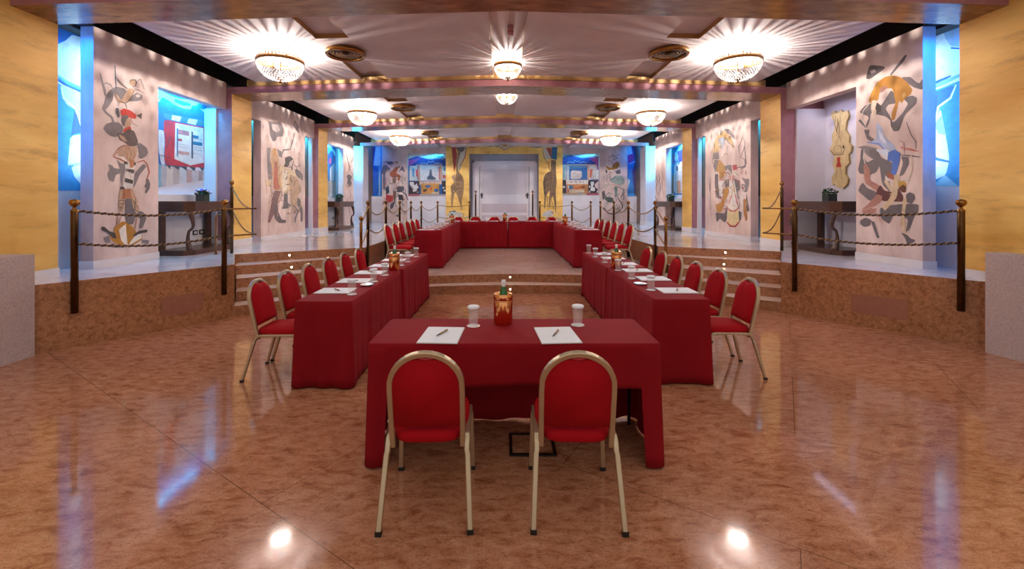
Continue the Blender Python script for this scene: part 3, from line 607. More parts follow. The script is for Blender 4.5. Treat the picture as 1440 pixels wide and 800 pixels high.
mural('wall_mural', 'sketchy standing figures mural on the far right wall beside the blue slot', 'X', 5.43, [((880, 180, 5.0), [
  (g, 3, [(212,95),(236,108)]), (g, 3, [(208,170),(248,140)]), (pk, 2, [(252,130),(252,290)]), (pk, 3, [(208,280),(214,330)]), (g2, 5, [(212,330),(222,370),(214,420),(222,470)]), (g, 6, [(230,320),(238,360),(228,400)]), ('#cf9a6d', 5, [(256,300),(262,350),(254,390)]), (g, 5, [(240,380),(245,430),(232,470)]), ('#9aa0b8', 6, [(222,400),(240,440)]), (pk, 5, [(258,380),(262,470)]), (g, 5, [(206,480),(225,520),(232,560)])])])
mural('wall_mural', 'mural of an orange acrobat over dark shapes at the back wall left end', 'Y', YW, [((530, 210, 7.28), [
  ('#6a6572', [(92,125),(160,122),(165,155),(120,158)]), ('#6a6572', [(62,170),(95,155),(148,210),(100,215),(85,260),(42,250)]), ('#7a7480', [(62,260),(85,255),(88,420),(62,410)]),
  ('o', '#b9924f', 202, 132, 14, 12), ('#b0623d', [(132,235),(160,215),(195,175),(220,185),(208,225),(195,245),(238,262),(232,320),(212,320),(212,280),(160,290),(132,265)]), ('#6a6572', [(262,165),(290,235),(268,225),(250,210),(225,240),(232,215)]),
  (red, 7, [(98,290),(92,360),(110,380)]), ('#8a6a4c', [(160,290),(200,300),(190,350),(160,340)]), ('#a33f39', 5, [(120,310),(135,345),(180,360)]), (g2, 7, [(240,318),(268,328)]),
  ('#3d4a58', [(88,385),(122,375),(128,440),(95,470)]), ('#c03f3f', [(92,462),(165,475),(170,530),(130,545),(95,520)]), ('#5a545e', [(205,375),(278,380),(282,420),(240,440),(205,440)]),
  ('#5a545e', 16, [(250,430),(295,460),(318,520)]), ('#463f45', [(215,460),(262,465),(275,520),(225,520)]), ('#7c5a50', [(165,420),(200,425),(185,560),(170,500)]), ('#6e9a86', 9, [(195,480),(190,530)]),
  ('#5a545e', [(140,560),(190,520),(165,600),(135,615)]), ('#b58a52', 6, [(235,560),(290,570),(250,610)]), ('#5a545e', 9, [(130,620),(155,650)]), (g2, [(190,680),(220,660),(220,695)]),
  *sketch(1, 60, 130, 300, 600, 60, ['#6a6572', '#4b4650', '#8a6a5c', '#a9483f', '#8d9aa0'], (3, 9), 70), (dk, 4, [(238,640),(262,665)]), (dk, 4, [(262,640),(238,665)]), (dk, 4, [(275,648),(292,642),(298,660),(282,668),(275,648)]), (dk, 4, [(90,640),(102,650),(92,668)])])])
mural('wall_mural', 'mural of an ochre bird above grey green figures at the back wall right end', 'Y', YW, [((840, 205, 7.28), [
  (g, 3, [(180,45),(182,70)]), (g2, 7, [(120,120),(160,95),(200,120)]), (g, 9, [(190,100),(232,88)]), (g2, 5, [(150,130),(180,140),(210,125)]),
  (och, [(75,200),(110,215),(150,225),(160,190),(200,160),(230,175),(222,215),(190,240),(110,250)]), ('#7a5a2c', 4, [(155,240),(170,190)]),
  (g2, 7, [(82,235),(90,280),(105,265)]), (g2, [(180,262),(235,240),(240,285),(200,290)]), (g2, 5, [(130,262),(160,285)]), (g, 6, [(105,300),(90,350),(120,390)]),
  ('#9fb0a6', [(125,350),(180,305),(245,300),(282,360),(270,400),(200,390),(150,380)]), (g2, 7, [(120,360),(180,320),(220,350)]), ('#d3a795', 8, [(105,405),(160,395),(240,420)]), ('#d8a06a', 5, [(150,380),(190,375)]),
  (g2, [(45,470),(75,455),(85,520),(60,560),(48,520)]), ('#7e948a', [(175,415),(205,420),(205,520),(180,520)]), (g2, 10, [(205,415),(270,450),(240,540)]), (g2, 10, [(280,470),(260,500),(235,520)]),
  ('#5e6a63', [(85,520),(160,530),(170,580),(110,580),(80,550)]), (g2, 14, [(60,630),(110,690),(170,700),(230,670),(270,600)]), (g2, 16, [(205,530),(250,590),(260,640)]), (g2, 8, [(70,520),(120,480),(160,500)]), ('#d3a795', 6, [(90,430),(160,470)]), *sketch(2, 70, 290, 285, 690, 60, ['#7e8a82', '#6e6a68', '#a9a298', '#8fa69a', '#c79a82'], (3, 8), 80), *sketch(12, 110, 100, 240, 290, 18, ['#8a7a5c', '#6e6a68', '#a8843e'], (2, 6), 50)])])
mural('wall_mural', 'giraffe with red ribbon painted on the gold panel left of the door', 'Y', YG, [((622, 195, 6.96), [
  ('#b4433a!', [(88,68),(130,68),(142,150),(135,250),(115,335)]), ('#d9cbb4', [(170,70),(235,80),(215,190),(170,310),(150,280)]), ('#b4433a', 9, [(236,75),(222,180),(170,280)]), ('#4c6a6a', 10, [(180,250),(168,305)]),
  ('#7b6a5c', [(128,72),(225,72),(215,115),(185,135),(150,125)]), ('#a9855f', [(150,115),(182,128),(160,200),(150,260),(160,320),(200,370),(215,430),(205,540),(190,590),(190,700),(175,640),(150,560),(125,520),(105,590),(98,690),(86,640),(88,540),(82,460),(120,430),(135,340),(130,250)]),
  ('#6a4c3a', 3, [(140,300),(160,340)]), ('#6a4c3a', 4, [(150,360),(180,380)]), ('#6a4c3a', 5, [(130,430),(160,450),(190,430)]), ('#6a4c3a', 5, [(110,470),(150,490),(195,480)]), ('#6a4c3a', 4, [(180,400),(205,420)]), ('#6a4c3a', 4, [(100,520),(130,500)]), ('#6a4c3a', 4, [(160,520),(200,520)]), ('#6a4c3a', 3, [(172,150),(156,230)]), *sketch(14, 100, 380, 200, 540, 34, ['#6a4c3a', '#8a6a4a', '#c9a47c'], (3, 6), 22), *sketch(15, 140, 150, 172, 330, 14, ['#6a4c3a', '#c9a47c'], (2, 4), 20),
  ('#a9855f', 9, [(150,540),(170,600),(195,700)]), ('#c2a07a', [(90,370),(125,345),(130,420),(120,440)]), ('#5f7b8a', [(70,712),(130,700),(132,740),(70,745)]), ('#d8cfc2', [(40,745),(80,720),(160,715),(200,740),(190,770),(60,770)]), (g2, 5, [(180,720),(210,740),(205,765)])])])
mural('wall_mural', 'brown animal with a blue tall hat painted on the gold panel right of the door', 'Y', YG, [((752, 195, 6.96), [
  ('#35718f', 7, [(75,90),(90,180),(125,240)]), ('#d9cbb4', [(82,80),(115,90),(160,190),(130,205),(105,190)]), ('#b8503f!', [(110,90),(165,92),(160,190)]), ('#35718f!', [(170,58),(222,58),(215,208),(160,196)]),
  ('#b98758', 14, [(130,220),(142,290),(165,320)]), ('#8a6a4e', [(158,205),(208,212),(205,300),(215,420),(205,520),(212,640),(205,740),(192,640),(180,560),(155,590),(150,700),(138,640),(148,500),(110,560),(100,690),(90,680),(95,560),(80,430),(95,360),(140,320),(160,320)]),
  ('#6a4c38', [(80,420),(105,400),(110,560),(90,540)]), ('#a9855f', 9, [(175,240),(180,380),(160,470)]), ('#5e4636', 5, [(160,450),(200,470)]), ('#6a4c38', 8, [(160,590),(185,690)]), ('#6a4c38', 8, [(120,560),(130,700)]), *sketch(16, 90, 330, 210, 560, 24, ['#6a4c38', '#a9855f', '#5e4636'], (3, 7), 60),
  ('#e0d8d0', [(65,750),(110,705),(170,700),(190,735),(150,760),(100,762)]), ('#c98a7c', [(150,712),(182,715),(180,740)])])])
mural('wall_mural', 'red and blue ribbon garland painted above the door', 'Y', YG, [((640, 180, 8.0), [
  ('#dccab0', [(100,160),(540,158),(1030,155),(1000,205),(900,215),(760,195),(640,215),(555,245),(490,215),(400,205),(250,215),(150,205)]),
  (red, 9, [(90,170),(140,205),(200,220),(265,215)]), ('#3f5d66', 9, [(170,188),(210,158),(330,172),(400,165),(430,175)]), (red, 8, [(195,162),(280,175),(370,165),(430,182),(530,188)]), ('#3f5d66', 9, [(270,200),(320,188),(390,208),(430,200),(500,210)]),
  (red, 9, [(500,215),(555,248),(610,225)]), ('#3f5d66', 8, [(600,210),(655,208)]), (red, 8, [(720,160),(690,175),(690,200),(740,200),(790,180),(855,205)]), ('#3f5d66', 8, [(740,158),(810,172),(885,165)]), (red, 7, [(880,160),(920,182)]), ('#3f6d8a', 9, [(850,212),(930,218),(990,208),(1030,182)]), ('#c79a52', [(520,165),(590,165),(580,210),(535,210)])])])
# blue ceiling-high paintings in the near slots
for nm_, X_, cr, lab in (('L', -5.82, (70, 30, 3.2), 'left'), ('R', 5.82, (1290, 30, 3.2), 'right')):
    if nm_ == 'L':
        sh = [('#3f9bd8!', [(-20,-40),(200,-20),(200,762),(-20,762)]), ('#2b6fbe!', [(-20,-40),(200,-20),(200,75),(140,70),(100,60),(70,85),(-20,115)]), ('#e4edf4', [(20,110),(70,88),(100,60),(150,75),(200,80),(200,330),(110,285),(20,235)]),
              ('#6fc3d8', 12, [(20,232),(80,275),(200,325)]), ('#2559a8', 12, [(20,250),(80,295),(200,340)]), ('#e4edf4', 8, [(20,262),(60,290),(200,350)]),
              ('#cfdcec', [(50,290),(100,305),(200,345),(200,520),(140,495),(120,400),(75,375),(52,330)]), ('#f2f6fa', 10, [(50,292),(62,345),(118,395),(125,440),(150,492)]), ('#3b62b4', [(110,400),(122,420),(145,498),(95,512)]),
              ('#eaf1f7', [(92,515),(200,500),(200,640),(80,650),(85,600)]), ('#9fbede', 8, [(80,648),(130,640),(200,612)]), ('#eaf1f7', [(95,652),(200,640),(200,760),(150,745),(110,700)])]
    else:
        sh = [('#3f9bd8!', [(-60,-20),(300,-60),(300,742),(-60,742)]), ('#2b6fbe!', [(-60,-20),(300,-60),(300,0),(65,65),(-60,90)]), ('#e4edf4', [(40,75),(110,52),(230,10),(230,250),(110,300),(40,320)]), ('#a9c6e6', [(118,40),(200,10),(200,115),(150,110),(125,75)]), ('#2559a8', 12, [(152,120),(230,125)]),
              ('#2559a8', 13, [(40,295),(100,268),(152,245)]), ('#7fb3e0', 20, [(40,310),(120,275),(230,225)]), ('#2f6dbd', [(66,322),(170,285),(150,340),(90,390),(66,460)]), ('#4b52b8', [(66,330),(90,330),(85,440),(66,470)]), ('#f2f6fa', 10, [(175,285),(150,345),(95,385),(85,440),(66,462)]),
              ('#eaf1f7', [(66,470),(90,440),(105,390),(130,520),(145,620),(130,690),(66,720),(40,700),(40,480)]), ('#9fb4dc', [(75,465),(112,420),(130,512),(95,505)]), ('#2f6dbd', 14, [(40,590),(90,620),(145,632)]), ('#9ed0ee', [(66,742),(125,690),(185,742)])]
    mural('slot_painting', 'abstract blue and white painted panel in the near '+lab+' blue lit slot', 'X', X_, [(cr, sh)], 'painting')
# big painting in the left niche
mural('niche_painting', 'painting of a red poster under a scalloped awning in the left blue niche', 'X', -5.82, [((215, 120, 5.333), [
  ('#2f6fb4!', [(-10,-20),(402,60),(402,560),(-10,700)]), ('#dfeef6', [(-10,0),(60,28),(90,55),(150,85),(200,100),(290,110),(345,130),(330,150),(290,155),(285,180),(230,172),(150,140),(110,110),(70,90),(50,120),(-10,120)]), ('#4a86c8', [(160,98),(215,118),(285,138),(282,155),(220,150),(165,125)]),
  ('#d8a6c0', [(355,175),(395,185),(392,215)]), ('#cf3f4a', [(82,265),(110,258),(180,275),(380,315),(402,310),(402,625),(340,615),(100,600),(85,560),(92,430),(80,330)]), ('#b0404c', [(-10,260),(30,300),(-10,340)]),
  ('#4a7f86!', [(80,208),(390,268),(400,300),(350,300),(82,250)]), ('#e0e6e6!', [(145,222),(215,235),(200,272),(138,258)]), ('#e0e6e6!', [(270,248),(335,258),(320,298),(255,282)]),
  ('#e9e6e4!', [(168,282),(378,322),(382,580),(280,600),(160,550)]),
  ('#4a5a72', 3, [(190,300),(360,330)]), ('#4a5a72', 3, [(195,312),(355,342)]), ('#c78a90!', [(188,330),(272,345),(272,380),(188,365)]), ('#3a7fa8!', [(178,320),(188,322),(188,535),(178,532)]), ('#4a5568!', [(288,345),(300,347),(300,550),(288,548)]),
  ('#c25560!', [(188,398),(218,402),(218,420),(188,416)]), ('#9aa0a8', 4, [(195,440),(270,452)]), ('#9aa0a8', 4, [(195,460),(270,472)]), ('#c99a92!', [(188,490),(270,502),(270,525),(188,515)]), ('#2f7fa8!', [(300,372),(340,380),(340,402),(300,395)]), ('#2f7fa8!', [(300,420),(370,430),(370,455),(300,445)]), ('#8a8f98', 5, [(305,480),(370,492)]), ('#8a8f98', 4, [(305,510),(368,520)]), ('#4a5568', 3, [(302,400),(372,410)]), ('#4a5568', 3, [(302,465),(370,472)]),
  ('#e9e6e4', 6, [(160,550),(280,598),(382,575)]), ('#d7d9de', [(40,330),(80,340),(88,420),(80,520),(90,600),(60,590),(42,480)]), ('#59606c', 9, [(85,430),(130,385),(100,470)]), ('#59606c', 8, [(90,345),(100,400)]), ('#59606c', 10, [(45,520),(130,545)]), ('#59606c', 8, [(95,560),(130,600)]),
  ('#7faac0!', [(-10,560),(60,595),(60,760),(-10,790)]), ('#b7b3b8!', [(60,595),(100,605),(100,750),(60,760)]), ('#d6c8be!', [(100,600),(150,610),(150,745),(100,750)]), ('#bcaea8!', [(150,610),(200,615),(200,738),(150,745)]), ('#cfd2d8!', [(200,612),(250,630),(250,730),(200,738)]), ('#c9a49c!', [(250,630),(290,635),(290,725),(250,730)]), ('#cfc9cc!', [(290,630),(340,640),(340,718),(290,725)]), ('#b39a96!', [(340,640),(372,642),(372,712),(340,718)]), ('#d6cfd0!', [(372,640),(402,640),(402,705),(372,712)]),
  ('#4b5560', [(95,595),(130,600),(128,630)]), ('#4b5560', [(140,598),(200,608),(190,635)]), ('#4b5560', [(205,605),(255,612),(250,640)]), ('#4b5560', [(270,610),(320,615),(310,645)]), ('#4b5560', [(345,612),(385,620),(370,645)])])], 'painting')
# paintings in the far side niches
mural('niche_painting', 'blue and magenta painting in the far left niche behind the plant', 'X', -5.82, [((450, 190, 5.0), [
  ('#3a86c8!', [(30,30),(112,50),(112,330),(30,330)]), ('#e3eef5', [(50,60),(70,66),(90,95),(108,120),(105,150),(90,120),(60,90)]), ('#2a4f94', [(50,140),(78,110),(85,200),(70,260)]), ('#b0467c', [(62,170),(80,160),(78,200),(64,200)]), ('#b0467c', [(92,110),(104,160),(100,210),(94,170)]), ('#dcdfe6', [(70,230),(98,200),(100,330),(68,330)]), ('#b9a89c!', [(30,320),(112,320),(112,440),(30,450)]), ('#d8cfc8', [(70,325),(90,325),(92,430),(72,430)]), ('#7a6a66', 4, [(82,210),(86,330)]), ('#8f9bb0!', [(96,200),(112,200),(112,330),(96,330)])])], 'painting')
mural('niche_painting', 'blue painting with a pale tower in the far right niche behind the plant', 'X', 5.82, [((880, 180, 5.0), [
  ('#3f86c8!', [(325,60),(460,20),(460,470),(325,470)]), ('#e3eef5', [(330,200),(352,170),(370,150),(400,110),(392,150),(372,190),(358,240)]), ('#3c3f9a', [(362,165),(460,120),(460,240),(375,240)]), ('#a03c7c', [(328,190),(345,180),(342,240),(328,260)]), ('#e6e3e6', [(340,270),(360,235),(372,262),(385,235),(420,240),(420,460),(338,460)]), ('#5d6c88', [(355,268),(368,268),(368,300),(355,300)]), ('#d7a58a', [(360,370),(385,370),(388,460),(360,460)]), ('#7f93b2', 5, [(350,330),(350,455)]), ('#a9866a!', [(325,330),(338,330),(338,470),(325,470)])])], 'painting')
mural('slot_painting', 'blue and violet abstract panel at the far left corner of the back wall', 'Y', YW+.25, [((450, 190, 5.0), [
  ('#4aa3de!', [(330,60),(430,60),(430,430),(330,430)]), ('#5a4a94!', [(330,80),(390,85),(372,215),(345,300),(350,430),(330,430)]), ('#2b6fd0', [(375,215),(408,225),(412,425),(345,425),(350,300)]), ('#e3eef5', [(392,80),(426,75),(424,215),(378,212)]), ('#cfe2f2', 8, [(420,220),(418,425)])])], 'painting')
mural('slot_painting', 'violet and magenta abstract panel at the far right corner of the back wall', 'Y', YW+.25, [((880, 180, 5.0), [
  ('#3f8fd8!', [(10,105),(140,105),(140,465),(10,465)]), ('#e3eef5', [(12,112),(35,118),(48,180),(12,190)]), ('#c94a9a', [(14,192),(52,180),(60,225),(18,250)]), ('#e3eef5', 7, [(20,255),(66,235)]), ('#5a4a84!', [(38,118),(105,118),(105,465),(60,465),(45,300),(66,240)]), ('#e3eef5', [(10,350),(30,370),(12,440)])])], 'painting')
def window_scene(ox, oy, sc, x0, x1, flip, name):
    A = [('#2f63a8!', [(x0,50),(x1,50),(x1,728),(x0,728)]), ('#d5effa', [(x0,52),(x1,52),(x1,120),(x1-60,118),(x1-160,112),(380,128),(250,105),(170,80),(90,110),(x0,130)]), ('#5cc0e0', [(470,85),(590,80),(580,118),(500,122)] if not flip else [(85,85),(205,80),(200,125),(100,128)]),
         ('#3b4fa0', [(x0,140),(170,95),(260,118),(380,140),(x1,130),(x1,240),(x0,240)]), ('#c457a4', [(x0,150),(120,140),(235,110),(140,180),(60,235),(x0,235)] if not flip else [(450,120),(530,110),(x1,150),(x1,330),(610,320),(600,230),(540,190)]),
         ('#e8e6f2', 5, [(x0,135),(150,85),(260,110),(380,140),(520,120),(x1,150)]),
         ('#e6e3ee', 7, [(215,215),(270,192),(330,210),(350,170),(390,185),(430,165),(440,205),(500,195),(560,215)] if not flip else [(120,222),(170,200),(240,215),(255,175),(290,200),(330,180),(330,215),(400,200),(440,220)])]
    if not flip:
        A += [('#c9d3dc!', [(45,240),(170,240),(170,480),(45,480)]), ('#3f8fc8', [(85,290),(125,280),(120,420),(95,410)]), ('#d05a68', [(140,310),(178,290),(178,420),(150,410)]), ('#dcd6d0', [(45,330),(80,350),(60,480),(45,480)]),
              ('#d8a79a!', [(150,222),(580,222),(580,244),(150,244)]), ('#c79f8e!', [(180,240),(215,240),(215,560),(180,560)]), ('#d9dce2!', [(215,240),(535,240),(535,480),(215,480)]), ('#5a6a80', [(370,300),(400,300),(405,400),(470,440),(465,465),(325,465),(325,430),(360,390)]), ('#8d98a8', 5, [(250,400),(310,320),(400,310)]), ('#8d98a8', 5, [(420,330),(500,310)]), ('#8d98a8', 5, [(280,450),(330,330)]), ('#c0707c!', [(515,260),(535,260),(535,465),(515,465)]), ('#9aa6b4', 4, [(240,280),(400,300)]),
              ('#cfa796!', [(535,240),(565,240),(565,490),(535,490)]), ('#c7d7df!', [(565,250),(x1,250),(x1,480),(565,480)]), ('#4f93b8', [(585,260),(x1,260),(x1,330),(590,320)]), ('#c8646c', [(580,380),(x1,400),(x1,440),(575,440)]),
              ('#3c3038!', [(35,490),(205,490),(205,700),(35,700)]), ('#dcd6d8', [(45,500),(110,500),(120,560),(170,520),(165,640),(100,665),(100,620),(50,560)]), ('o', '#e0dada', 175, 585, 14, 18), ('#7f7684', 14, [(50,545),(85,590),(120,625)]), ('o', '#d8d0d4', 175, 665, 10, 10),
              ('#e2c2ae!', [(205,490),(560,490),(560,540),(205,540)]), ('#a0564c', 12, [(250,505),(270,525)]), ('#a0564c', 12, [(365,505),(385,530)]), ('#a0564c', 12, [(445,505),(455,535)]), ('#a0564c', 12, [(510,505),(520,530)]),
              ('#d99c4c!', [(230,530),(520,530),(520,695),(230,695)]), ('#2f6cae', [(285,560),(370,550),(390,570),(340,600)]), ('#6a4a40!', [(265,620),(345,612),(300,660),(265,660)]), ('#2f6cae', [(440,615),(505,612),(505,660),(450,662)]), ('#e0632f', [(370,590),(410,585),(400,640),(385,650)]), ('#4a6a4a', 8, [(245,550),(245,610)]), ('#d9bd94!', [(400,660),(520,660),(520,695),(400,695)]),
              ('#3c3038!', [(570,490),(x1,490),(x1,690),(570,690)]), ('o', '#e0dada', 590, 595, 16, 16), ('o', '#cfd8e0', 610, 640, 18, 14), ('#a9606c!', [(x0,695),(205,695),(205,728),(x0,728)]), ('#b8a8a2!', [(205,700),(x1,700),(x1,728),(205,728)])]
    else:
        A += [('#c3ccd2!', [(x0,245),(120,245),(120,490),(x0,490)]), ('#8fb0b8', [(x0,290),(95,290),(95,440),(x0,450)]), ('#d9ad98!', [(110,240),(600,240),(600,262),(110,262)]), ('#e3dcd8!', [(125,262),(165,262),(165,500),(125,500)]), ('#2f6fb0!', [(165,262),(465,262),(465,490),(165,490)]), ('#6f90ae', [(165,265),(465,265),(460,290),(170,320)]), ('#e6d5cc', [(190,360),(215,335),(365,345),(370,440),(335,480),(185,480)]), ('#c25a64', 6, [(215,350),(330,350)]), ('#3c4050', 7, [(230,395),(265,380)]), ('#d98a8a', 7, [(290,400),(350,390)]), ('#5a4448', 7, [(200,470),(260,440)]), ('#b0707c', 8, [(360,460),(430,470)]),
              ('#dba688!', [(455,250),(485,250),(485,560),(455,560)]), ('#e2dad6!', [(485,262),(610,262),(610,490),(485,490)]), ('#d6705c', [(495,320),(545,315),(520,460),(490,440)]), ('#7a8a80', 4, [(540,360),(550,470)]), ('#dfe0e4!', [(600,330),(640,330),(640,480),(600,480)]), ('#a06a7c', 7, [(640,430),(600,485),(500,490)]),
              ('#eadfd6!', [(95,492),(470,492),(470,560),(95,560)]), ('#c24a30', 12, [(110,500),(115,545),(140,545)]), ('#c24a30', 14, [(170,520),(210,520),(195,545)]), ('#c24a30', 14, [(245,535),(270,510),(290,540)]), ('#c24a30', 14, [(325,515),(350,520),(335,545)]), ('#8a4a3a', 12, [(390,515),(400,545)]),
              ('#cf8a58!', [(120,560),(470,560),(470,730),(120,730)]), ('#3f7fae', [(165,580),(230,590),(225,630),(165,640)]), ('#c46a34', [(240,620),(320,600),(410,575),(410,600),(300,650),(240,660)]), ('#7a4a32', [(340,610),(410,590),(410,625)]), ('#3f7fae', [(300,670),(370,655),(380,700),(290,702)]), ('#e9e2da!', [(145,580),(160,580),(160,630),(145,630)]), ('#c2503a!', [(145,630),(158,630),(158,705),(145,705)]), ('#d9c2a6!', [(160,640),(410,650),(410,690),(160,700)]),
              ('#3c3038!', [(470,500),(640,500),(640,705),(470,705)]), ('#3c3038!', [(x0,495),(112,495),(112,705),(x0,705)]), ('o', '#e0d4d8', 80, 605, 18, 18), ('#d6dadd', [(505,520),(560,515),(565,560),(540,600),(580,620),(575,670),(500,665),(520,600)]), ('#d8bcc2', [(575,560),(640,500),(640,700),(600,690),(630,640),(580,610)]), ('o', '#e6dede', 495, 600, 14, 16), ('o', '#e6dede', 490, 682, 12, 12), ('#a9505c!', [(440,705),(x1,705),(x1,735),(440,735)]), ('#b8a48e!', [(x0,705),(440,705),(440,735),(x0,735)])]
    mural('niche_painting', name, 'Y', YW+.2, [((ox, oy, sc), A)], 'painting')
window_scene(572, 212, 11.43, 20, 632, False, 'painting of a theatre stage window with grey scene left of the gold panel')
window_scene(786, 210, 11.43, 50, 652, True, 'painting of a theatre stage window with blue backdrop right of the gold panel')

# carved-out painted board in the right niche
ol = [(245,95),(262,85),(272,98),(290,80),(302,92),(322,84),(328,110),(316,140),(312,175),(330,205),(328,235),(342,252),(338,280),(325,292),(330,330),(312,350),(312,385),(325,405),(320,430),(300,450),(275,445),(262,430),(252,435),(248,400),(262,370),(252,335),(262,300),(245,285),(240,262),(252,240),(248,205),(262,170),(262,140),(248,120)]
XN = 6.15; pts = [onX(1095+x/3.333, 130+y/3.333, XN-.04) for x, y in ol]
m = MB(); tri = [tuple(t) for t in tessellate_polygon([[Vector((p.y, p.z, 0)) for p in pts]])]; n = len(pts)
m.add(pts, tri, paint('#dcc38e')); m.add([p+Vector((.035, 0, 0)) for p in pts], [t[::-1] for t in tri], paint('#b79a62'))
for i in range(n):
    a, b = pts[i], pts[(i+1) % n]; m.add([a, b, b+Vector((.035, 0, 0)), a+Vector((.035, 0, 0))], [(0,1,2,3)], paint('#b79a62'))
cb = m.build('cutout_board', label='wavy cream cutout board with painted figure hanging in the right niche', cat='wall art')
mo = mural('figure_drawing', None, 'X', XN-.04, [((1095, 130, 3.333), [('#8a6a4a', 3, [(268,110),(262,150),(275,190),(268,205)]), ('#6a5240', 5, [(275,120),(280,150),(270,185)]), ('#8a6a4a', 3, [(290,110),(285,170),(282,210)]), ('#8a6a4a', 3, [(282,205),(270,240)]), ('#8a6a4a', 3, [(284,205),(296,240)]),
   ('#8a7058', 3, [(258,265),(270,248),(292,252),(296,280),(270,285),(258,268)]), ('#6a5240', 4, [(240,270),(262,292),(300,290),(312,255)]), ('#c0402e', [(272,305),(290,303),(288,325),(296,350),(268,350),(276,325)]), ('#8a6a4a', 3, [(274,350),(268,412)]), ('#8a6a4a', 3, [(288,350),(298,410)]), ('o', '#6a5240', 304, 255, 5, 8)])], None)
mo.parent = cb

# ------------------------------------------------------------------ console tables, shelves, plants, outlets
def console(s, y0, y1, xo, xi, label):
    # xo: wall side |x|, xi: room side |x|
    r = empty('console_table', (s*(xo+xi)/2, (y0+y1)/2, P), label=label, cat='console table')
    cx, cy = (xo+xi)/2, (y0+y1)/2; dx = (xo-xi)/2; dy = (y1-y0)/2
    def q(lx, ly, lz): return (s*lx, ly, lz)            # lx>0 towards wall
    W = M['wood']
    m = MB()
    poly = [(s*dx, -dy), (-s*(dx-.10), -dy), (-s*dx, -dy+.14), (-s*dx, dy-.14), (-s*(dx-.10), dy), (s*dx, dy)]
    m.prism(poly, .85, .885, W); m.build('tabletop', r)
    m = MB(); sc = [(x*.95, y*.97) for x, y in poly]; m.prism(sc, .72, .849, W)
    m.prism([(x*.98, y*.985) for x, y in poly], .715, .735, W); m.build('apron', r)
    for (lx, ly) in ((-dx+.07, -dy+.12), (-dx+.07, dy-.12)):
        m = MB(); path = []
        for i in range(15):
            t = i/14; off = -.055*math.sin(t*PI*1.0)*(1 if t < .5 else .2)+.05*math.sin(max(0, t-.35)/.65*PI)
            path.append(q(lx+off, ly, .72-t*.65))
        rr = [.05-.028*math.sin(PI*min(1, i/14*1.05)) for i in range(15)]
        m.tube(path, rr, W, 10); m.ball(q(lx-.0, ly, .105), .045, W, 10, .8); m.build('leg', r)
    for ly in (-dy+.08, dy-.08):
        m = MB(); x0, x1 = sorted((s*(dx-.1), s*(dx-.02))); m.box(x0, x1, ly-.045, ly+.045, .07, .72, W); m.build('leg', r)
    m = MB(); m.prism([(x*.97, y*.99) for x, y in poly], 0, .07, W); m.prism([(x*.93, y*.97) for x, y in poly], .0702, .085, W); m.build('base_shelf', r)
    return r
console(-1, 7.02, 8.30, 5.72, 5.14, 'dark walnut console table with curved legs in the near left niche')
console(1, 7.05, 8.30, 6.02, 5.35, 'dark walnut console table with curved legs in the near right niche')
console(-1, 13.15, 14.75, 5.74, 5.06, 'dark walnut console table with curved legs in the far left niche')
console(1, 13.15, 14.75, 5.74, 5.06, 'dark walnut console table with curved legs in the far right niche')
for s, a, b, lab in ((-1, 6.3, 8.35, 'near left'), (-1, 13.1, 15.0, 'far left'), (1, 13.1, 15.0, 'far right')):
    x0, x1 = sorted((s*5.735, s*5.819)); MB().box(x0, x1, a, b, P, 1.735, M['white']).build('ledge_panel', label='white ledge panel below the painting in the '+lab+' niche', cat='ledge', kind='structure')
def plant(loc, fl, label, size=.2):
    r = empty('potted_plant', loc, label=label, cat='plant'); h = size/2
    m = MB(); m.box(-h, h, -h, h, 0, size*.85, M['potm']); m.build('planter', r)
    rnd = random.Random(hash(label) % 1000 if False else len(label)); m = MB()
    for i in range(150):
        a = rnd.uniform(0, 2*PI); e = rnd.uniform(.0, 1.4); R = size*rnd.uniform(.4, .85)
        c = Vector((R*math.cos(a)*math.cos(e), R*math.sin(a)*math.cos(e), size*.85+R*.75*math.sin(e)))
        d = Vector((rnd.uniform(-1, 1), rnd.uniform(-1, 1), rnd.uniform(-.3, 1))).normalized(); q = d.cross(Vector((rnd.uniform(-1, 1), rnd.uniform(-1, 1), .3))).normalized()
        l = size*.2; m.add([c-d*l, c+q*l*.45, c+d*l, c-q*l*.45], [(0,1,2,3)], M['leaf'])
    m.build('foliage', r, recalc=False, kind='stuff')
    m = MB()
    for i in range(44 if fl == 'violet' else 12):
        a = rnd.uniform(0, 2*PI); e = rnd.uniform(.2, 1.5); R = size*.82
        c = (R*math.cos(a)*math.cos(e), R*math.sin(a)*math.cos(e), size*.85+R*.75*math.sin(e))
        m.ball(c, size*(.15 if fl == 'violet' else .085), M['violet'] if (fl == 'violet' and i % 3) else M['petal'], 7, .8)
    m.build('flowers', r, kind='stuff')
plant((-5.50, 7.85, P+.886), 'violet', 'violet flowers in a square dark pot on the near left console table', .15)
plant((5.62, 7.55, P+.886), 'white', 'leafy plant with small pale flowers on the near right console table', .15)
plant((-5.45, 14.30, P+.886), 'white', 'small white flowered plant on the far left console table', .17)
plant((5.45, 14.25, P+.886), 'white', 'small white flowered plant on the far right console table', .17)
def outlet(x, y, X, lab):
    p = onX(x, y, X); s = 1 if X < 0 else -1
    m = MB(); m.box(min(p.x, p.x+s*.012), max(p.x, p.x+s*.012), p.y-.06, p.y+.06, p.z-.045, p.z+.045, M['black']); m.box(min(p.x, p.x+s*.016), max(p.x, p.x+s*.016), p.y-.035, p.y+.035, p.z-.022, p.z+.022, M['white'])
    m.build('wall_outlet', label=lab, cat='outlet')
outlet(274, 327, -5.735, 'black wall outlet under the near left console, nearer of two')
outlet(283, 326, -5.735, 'black wall outlet under the near left console, farther of two')
